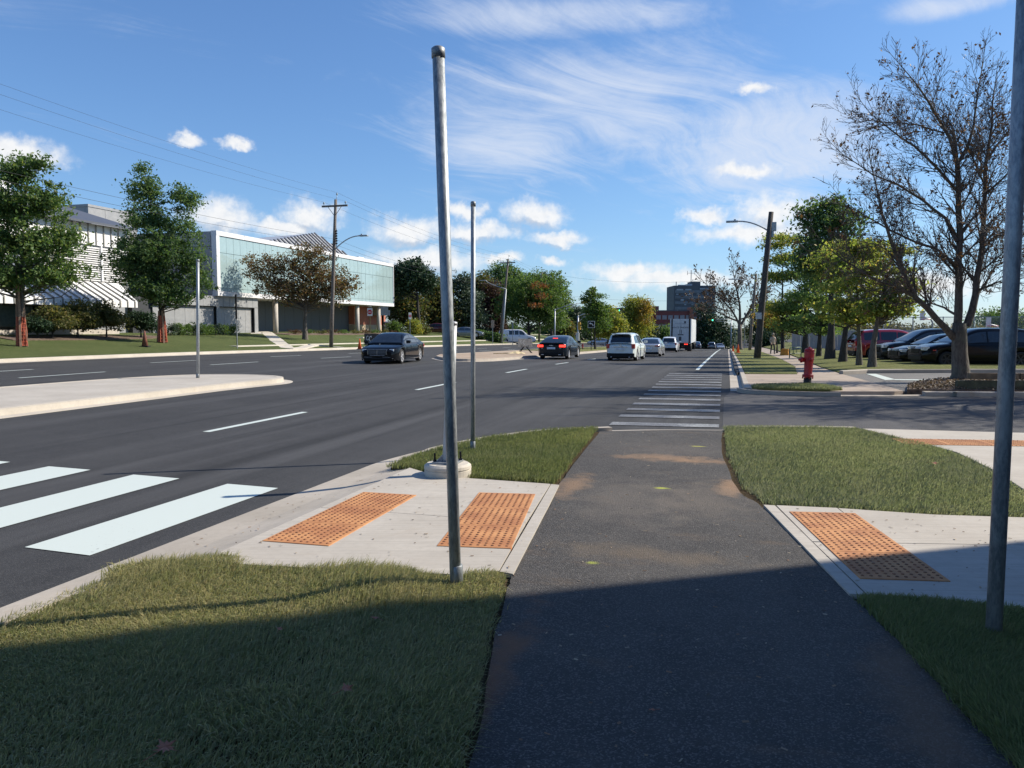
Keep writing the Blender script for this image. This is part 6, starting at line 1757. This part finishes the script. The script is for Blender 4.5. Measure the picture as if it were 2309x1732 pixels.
for k, (px, ry, rx, dep, lm, lab) in enumerate([(1285, 40, 30, 170, L_pine, 'dark far conifer left of the turn-arrow sign'), (1312, 38, 26, 178, L_pine, 'dark far tree behind the signal post'), (1345, 30, 30, 190, L_oak2, 'dark far tree behind the median maples'), (1268, 26, 20, 160, L_mix, 'brownish far tree beside the signal mast'),
                                          (1150, 20, 32, 175, L_oak2, 'dark far bush behind the parked white van'), (1200, 20, 32, 178, L_pine, 'dark far bush under the round maple'), (1240, 20, 28, 172, L_oak2, 'dark far bush right of the round maple trunk'), (1420, 24, 30, 205, L_oak2, 'low dark tree under the yellow tree'), (1455, 22, 28, 212, L_fir, 'low grey-green tree left of the trailer'), (1492, 20, 26, 215, L_oak2, 'low dark tree before the brick apartments')]):
    ftree(lab, px, 778, dep, [(px, 778 - ry * 1.1, rx, ry), (px + rx * .4, 778 - ry * 1.5, rx * .6, ry * .5)], .25, 170, 34, .8, .55, lm, zf=zr, seed=220 + k, nb=16)
ftree('young green maple with a thin open top on the grassy median', 1342, 784, 84, [(1334, 664, 14, 14), (1322, 672, 10, 7), (1355, 668, 10, 8), (1338, 690, 24, 16), (1350, 705, 28, 20), (1345, 728, 34, 20)], .12, 300, 26, .28, .26, L_maple, m_barkd, zf=zr, seed=231, nb=50)
ftree('bushy yellow-green maple beside the young median maple', 1371, 781, 88, [(1368, 705, 22, 16), (1378, 725, 28, 24), (1362, 742, 30, 18), (1395, 742, 16, 14)], .14, 300, 32, .32, .28, L_yel, m_barkd, zf=zr, seed=232, nb=40)
ftree('golden autumn tree in front of the brick apartments', 1440, 781, 165, [(1432, 690, 26, 22), (1448, 700, 22, 26), (1425, 715, 26, 26), (1440, 735, 34, 24)], .22, 340, 34, .6, .42, L_yel, m_barkd, zf=zr, seed=233, nb=40)
mt = [o for o in C.objects if o.get('label', '').startswith('golden autumn tree')][0]; bb = gbase(1440, 781, 165, zr, 0)
r = np.random.RandomState(6); Cn, P = clumpcloud(r, pxlobes(bb, [(1452, 712, 14, 26, -3.0), (1456, 690, 12, 14, -2.5)]), 60, 30, .5, .6, 3); V, F = leafquads(r, P, .42); stuff(link('autumn_spray', npmesh('autumn_spray', V + np.array(bb) - np.array(mt.location), F, L_gold), mt))
for nm, a, b2_, lab in (('hedge', (1062, 766, 110), (1132, 768, 110), 'clipped dark hedge beside the parked white van'),):
    p, q = gbase(a[0], a[1], a[2], zlawn, 0), gbase(b2_[0], b2_[1], b2_[2], zlawn, 0); d = q - p; r = np.random.RandomState(9); n = 5200
    u = r.rand(n, 1); P = np.array(d)[None] * u + np.stack([r.normal(0, .3, n), r.normal(0, .5, n), r.uniform(.05, 1.25, n)], -1); V, F = leafquads(r, P, .24)
    t = thing(nm, lab, 'hedge', p); link('foliage', npmesh('foliage', V, F, L_oak2), t)
for k, (px, by, dep, h, lm, lab) in enumerate([(890, 757, 100, 30, L_maple, 'small light green bush beside the canopy'), (935, 757, 101, 34, L_yel, 'small yellow-green bush below the second do not enter sign'), (955, 756, 103, 22, L_mix, 'little round shrub left of the maroon car')]):
    ftree(lab, px, by, dep, [(px, by - h * .55, h * .45, h * .5)], .08, 70, 36, .3, .24, lm, seed=240 + k, nb=10, name='shrub', cat='shrub')

# right-hand side
ftree('dense dark tree at the right of the far road', 1592, 790, 205, [(1590, 708, 24, 22), (1600, 735, 40, 30), (1575, 755, 34, 32), (1625, 755, 30, 28), (1600, 775, 56, 16)], .35, 460, 40, .9, .6, L_pine, zf=zs, seed=251, nb=24)
ftree('brownish tree fringe beyond the second lamp pole', 1725, 790, 150, [(1722, 715, 30, 36), (1745, 740, 40, 26), (1705, 750, 24, 26)], .25, 320, 36, .6, .42, L_mix, zf=zs, seed=252)
ftree('dark green bush at the end of the right sidewalk', 1722, 792, 120, [(1720, 768, 26, 20), (1745, 775, 20, 14)], .2, 160, 36, .5, .36, L_pine, zf=zs, seed=253, nb=12)


def rtree(label, px, by, L, r0, nc, per, lm, bk, seed, cr=.26, size=.17, **k):
    b = on(px, by, zrl); return tree(label, b, pxlobes(b, L), r0, nc, per, cr, size, lm, bk, seed=seed, **k)


def layers(cx, cy, RX, RY, n, seed, lo=16, hi=34):
    """flat, separate sprays of foliage, as locusts carry them"""
    q = random.Random(seed); return [(cx + q.uniform(-1, 1) * RX * (1 - .25 * abs(v)), cy + v * RY, q.uniform(lo, hi), q.uniform(5, 10)) for v in [q.uniform(-1, 1) for _ in range(n)]]


LK = dict(nb=90, flat=.32, bias=2.2)
rtree('airy yellow-tinged locust at the left end of the right-hand row', 1765, 800, layers(1772, 635, 44, 100, 18, 1), .15, 310, 38, L_loc, m_barkd, 261, cr=.42, size=.2, **LK)
rtree('low golden-leaved tree above the yellow grit bin', 1752, 796, [(1750, 728, 44, 8), (1790, 735, 24, 7), (1735, 712, 28, 8)], .08, 110, 34, L_gold, m_barkd, 262, nb=30, flat=.3, cr=.4, size=.2)
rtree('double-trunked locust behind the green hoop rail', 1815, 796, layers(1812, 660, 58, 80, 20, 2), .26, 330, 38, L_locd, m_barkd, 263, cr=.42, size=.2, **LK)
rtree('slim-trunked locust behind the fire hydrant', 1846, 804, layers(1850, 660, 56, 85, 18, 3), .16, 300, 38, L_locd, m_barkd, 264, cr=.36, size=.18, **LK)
rtree('thick-trunked dark oak, tallest of the right-hand row', 1871, 810, [(1828, 478, 30, 24), (1868, 466, 34, 22), (1840, 515, 44, 30), (1895, 505, 44, 38), (1855, 560, 58, 36), (1910, 565, 44, 36), (1880, 610, 54, 30), (1830, 600, 40, 24)], .26, 420, 42, L_oak2, m_barkd, 265, nb=80, cr=.32, size=.2, bias=1.6)
rtree('locust with forked dark trunk right of the thick oak', 1900, 817, layers(1905, 640, 62, 90, 20, 4), .19, 320, 38, L_loc, m_barkd, 266, cr=.32, size=.16, **LK)
rtree('pale slim locust in front of the red parked car', 1937, 825, layers(1945, 640, 58, 90, 20, 5), .125, 320, 38, L_loc, m_barkp, 267, cr=.30, size=.15, **LK)
rtree('slightly leaning locust beside the tall black parked SUV', 1966, 829, layers(1985, 650, 66, 84, 20, 6), .16, 320, 38, L_loc, m_barko, 268, cr=.30, size=.15, **LK)
for k, (px, by, dep, rx, ry, lm, lab) in enumerate([(2250, 745, 96, 62, 26, L_oak2, 'green tree behind the basketball court'), (2100, 775, 80, 60, 20, L_brush, 'pale brush behind the court fence left of the big tree'), (2210, 775, 82, 60, 18, L_brush, 'pale brush behind the court fence right of the big tree'), (1990, 775, 84, 60, 24, L_brush, 'tan brush behind the slim trunks'), (1880, 770, 96, 70, 30, L_mix, 'olive thicket behind the board fence')]):
    ftree(lab, px, by + 20, dep, [(px, by - ry * .8, rx, ry), (px + rx * .5, by - ry * .6, rx * .6, ry * .8)], .12, 220, 30, .5, .34, lm, zf=zs, seed=280 + k, nb=14, name='thicket' if k else 'tree', cat='shrub' if k else 'tree')

# ------------------------------------------------------------------ bare trees
def bare(label, b, limbs, r0, trunk_pts, seed, lm, leafn=.16, leafs=.12, l1=1.7, gap=.32, rtw=.007, ups=.5, kids=(6, 4), dir_bias=(0, 0)):
    """limbs: (pixel polyline, start radius, end radius, depth change to the end)"""
    r = np.random.RandomState(seed); t = thing('bare_tree', label, 'tree', b); m = MB(); tw = MB(); LP = []; d0 = depth(b)

    def cv(pts, dd0, dd1): n = len(pts); return [atD(x, y, d0 + dd0 + (dd1 - dd0) * i / max(1, n - 1)) - b for i, (x, y) in enumerate(pts)]
    tp = cv(trunk_pts, 0, 0); nT = len(tp)
    m.tube([tp[0] - Vector((0, 0, .3)), tp[0] + Vector((0, 0, .02)), tp[0] + Vector((0, 0, .22))] + tp[1:], [r0 * 1.75, r0 * 1.5, r0 * 1.12] + [r0 * (1 - .22 * i / nT) for i in range(1, nT)], 16)

    def rv(): v = Vector(r.normal(size=3)); return v.normalized()

    def branch(p, d, ln, rad, lev):
        n = 4 if lev == 1 else 3; pts = [p]; q = p.copy(); dd = d.copy(); bend = rv() * .12
        for i in range(n):
            dd = (dd + bend * .35 + rv() * .07 + Vector((0, 0, ups * .16))).normalized(); q = q + dd * (ln / n); pts.append(q.copy())
        (m if lev == 1 else tw).tube(pts, [max(rtw * .6, rad * (1 - .8 * i / n)) for i in range(n + 1)], 4 if lev == 1 else 3, False)
        if lev < 3:
            k = kids[lev - 1]
            for i in range(k):
                f = (i + .6 + r.rand() * .5) / (k + .4); j = min(n - 1, int(f * n)); s = pts[j] + (pts[j + 1] - pts[j]) * (f * n - j)
                td = (pts[j + 1] - pts[j]).normalized(); c_ = rv(); c_ = (c_ - td * c_.dot(td)).normalized()
                branch(s, (td * .9 + c_ * .62).normalized(), ln * r.uniform(.38, .62) * (1.1 - .45 * f), max(rtw, rad * .5), lev + 1)
        if r.rand() < leafn * (3 if lev > 1 else 1):
            for _ in range(r.randint(1, 4)): LP.append(pts[-1] + rv() * .06 - Vector((0, 0, .03)))
    for (pl, ra, rb_, dd0, dd1) in limbs:
        P = cv(pl, dd0, dd1); n = len(P)
        # smooth limb
        Q = [P[0]]
        for a, c_ in zip(P, P[1:]): Q += [a + (c_ - a) * .5 + rv() * .03 * (c_ - a).length, c_]
        nq = len(Q); m.tube(Q, [ra + (rb_ - ra) * i / (nq - 1) for i in range(nq)], 8, False)
        acc = 0.0
        tot = sum((c_ - a).length for a, c_ in zip(Q, Q[1:])); run = 0.0
        for a, c_ in zip(Q, Q[1:]):
            sl = (c_ - a).length; td = (c_ - a).normalized()
            while acc < sl:
                f = (run + acc) / tot
                if f > .18 or ra < .06:
                    s = a + td * acc; cc = rv(); cc = (cc - td * cc.dot(td)).normalized()
                    branch(s, (td * .72 + cc * .7 + Vector((dir_bias[0], dir_bias[1], 0))).normalized(), l1 * r.uniform(.6, 1.15) * (1.15 - .6 * f), max(rtw * 1.6, (ra + (rb_ - ra) * f) * .38), 1)
                acc += gap * r.uniform(.6, 1.4)
            acc -= sl; run += sl
        branch(Q[-1], (Q[-1] - Q[-2]).normalized(), l1 * .8, rb_, 1)
    m.build('trunk', m_barkp if r0 < .3 else m_barko, t, True); tw.build('twigs', m_barko, t)
    if LP:
        V, F = leafquads(r, np.array([tuple(q) for q in LP]), leafs, .0); link('dead_leaves', npmesh('dead_leaves', V, F, lm), t)
    return t


bt = on(2166, 860); bt.z += .05
bare('big nearly bare tree with three limbs in the leaf-strewn bed', bt, [
    ([(2150, 762), (2112, 720), (2065, 672), (2046, 640), (2030, 592), (2008, 540), (1988, 480), (1978, 430)], 0.106, 0.024, 0, -1.5),
    ([(2070, 677), (2030, 650), (1985, 636), (1940, 610), (1900, 585), (1868, 560)], 0.048, 0.012, -.4, -2.0),
    ([(2152, 708), (2130, 694), (2100, 684), (2070, 660)], 0.040, 0.016, .1, 1.2),
    ([(2158, 745), (2162, 660), (2160, 600), (2164, 520), (2161, 430), (2158, 370)], 0.124, 0.068, 0, .2),
    ([(2158, 370), (2142, 312), (2112, 262), (2082, 212), (2052, 172)], 0.060, 0.016, .2, -.8),
    ([(2158, 372), (2182, 330), (2196, 282), (2202, 230), (2212, 168)], 0.056, 0.016, .2, 1.0),
    ([(2158, 545), (2132, 492), (2082, 452), (2022, 415), (1965, 392), (1905, 352)], 0.060, 0.012, 0, 1.4),
    ([(2158, 600), (2110, 560), (2040, 535), (1975, 500), (1925, 470)], 0.048, 0.012, 0, -1.4),
    ([(2158, 430), (2112, 378), (2062, 330), (2005, 290), (1965, 258)], 0.048, 0.011, .1, -1.0),
    ([(2130, 300), (2070, 282), (2000, 276), (1945, 270)], 0.028, 0.010, 0, .8),
    ([(2180, 735), (2200, 665), (2210, 592), (2216, 520), (2221, 425), (2229, 330), (2238, 235)], 0.120, 0.024, 0, .4),
    ([(2219, 440), (2262, 402), (2310, 345)], 0.044, 0.012, .2, -.8), ([(2215, 560), (2262, 522), (2325, 478)], 0.044, 0.012, .2, 1.0), ([(2204, 655), (2250, 636), (2320, 640)], 0.040, 0.012, .1, -1.0), ([(2226, 360), (2270, 302), (2310, 238)], 0.040, 0.011, .3, .8),
    ([(2200, 670), (2245, 600), (2290, 575), (2350, 560)], 0.040, 0.011, .1, 1.4), ([(2222, 420), (2195, 360), (2172, 300)], 0.032, 0.010, .2, -.5), ([(2160, 480), (2190, 430), (2200, 390)], 0.032, 0.010, 0, -1)],
    .235, [(2166, 860), (2164, 800), (2163, 748), (2164, 728)], 301, L_brown, leafn=.07, leafs=.10, l1=1.55, gap=.15, rtw=.007, kids=(6, 4), ups=.55)
bt1 = [o for o in C.objects if o.get('label', '').startswith('big nearly bare')][0]
dup(bt1, (10.6, 23.4, .02), R(140), 'bare tree behind the timber wall, just outside the right edge')
dup(bt1, (15.2, 25.0, .0), R(250), 'farther bare tree behind the timber wall, outside the right edge')
b16 = gbase(1668, 786, 112, zs, 0)
bare('sparse brown-leaved tree right of the far road', b16, [
    ([(1668, 735), (1650, 700), (1625, 670), (1600, 650)], .16, .05, 0, -1), ([(1668, 730), (1668, 690), (1660, 650), (1655, 625)], .2, .05, 0, 0), ([(1670, 735), (1690, 700), (1705, 670), (1715, 650)], .2, .05, 0, 1), ([(1666, 725), (1640, 715), (1610, 700), (1590, 690)], .14, .04, 0, 2), ([(1670, 720), (1700, 712), (1725, 700)], .12, .04, 0, -2)],
    .33, [(1668, 786), (1668, 760), (1668, 732)], 302, L_brown, leafn=.3, leafs=.3, l1=4.2, gap=.5, rtw=.03, kids=(7, 4), ups=.4)

# leaf litter and single fallen leaves
r = np.random.RandomState(77); n = 3200; bedp = [(4.6, 22.05), (5.1, 22.2), (6.1, 22.4), (6.2, 26.6), (5.6, 25.3), (4.95, 23.6)]
X = r.uniform(4.5, 9.6, n * 2); Y = r.uniform(22, 27, n * 2); k = inpoly(X, Y, [(4.55, 22.0), (5.1, 22.12), (6.1, 22.3), (7.3, 22.5), (9.6, 23.0), (9.6, 26.6), (7.6, 27.2), (6.5, 26.9), (5.6, 25.4), (4.9, 23.6)]); X, Y = X[k], Y[k]
P = np.stack([X, Y, zs(X, Y) + .05 + r.uniform(0, .05, len(X))], -1); V, F = leafquads(r, P, .085, 1.2)
o = link('leaf_litter', npmesh('leaf_litter', V, F, leafmat('leaf_litter_tan', [(.15, .10, .065), (.21, .15, .10), (.10, .065, .045), (.26, .20, .14)], .1))); stuff(o); tag(o, 'dry tan leaf litter covering the bed under the big bare tree', 'leaf litter')
m_fl = plain('fallen_leaf_rust', (.30, .11, .06), .7, var=.3, scale=30)
pts = []
for k in range(20):
    a = 2 * math.pi * k / 20; rad = (1.0, .55, .78, .42)[k % 4] * (1.15 if k in (0, 4, 16) else .9); pts.append((rad * math.cos(a), rad * math.sin(a), .12 * math.sin(2 * a)))
lf = MB(); lf.add([(0, 0, .05)] + pts, [(0, i + 1, (i + 1) % 20 + 1) for i in range(20)]); lf.tube([(-.5, 0, 0), (-1.9, .1, -.1)], .04, 4)
lme = lf.mesh('fallen_leaf', m_fl)
for (px, py, z, s, lab) in ((372, 1685, .085, .050, 'rust-brown maple leaf in the shaded grass at bottom left'), (781, 1552, .07, .038, 'brown fallen leaf in the shaded grass left of the path'), (632, 1418, .07, .025, 'small rusty leaf on the edge of the foreground shadow'), (846, 1392, .07, .033, 'rusty leaf in the sunlit strip of long grass'), (2107, 1044, .06, .045, 'pale brown leaf on the sod right of the path'), (1470, 1600, -.008, .02, 'small tan leaf on the dark asphalt path')):
    p = on(px, py, flat0, z); o = link('fallen_leaf', lme, None, p, R(px * 7 % 360)); o.scale = (s, s, s); o.rotation_euler.x = R(12); tag(o, lab, 'leaf')
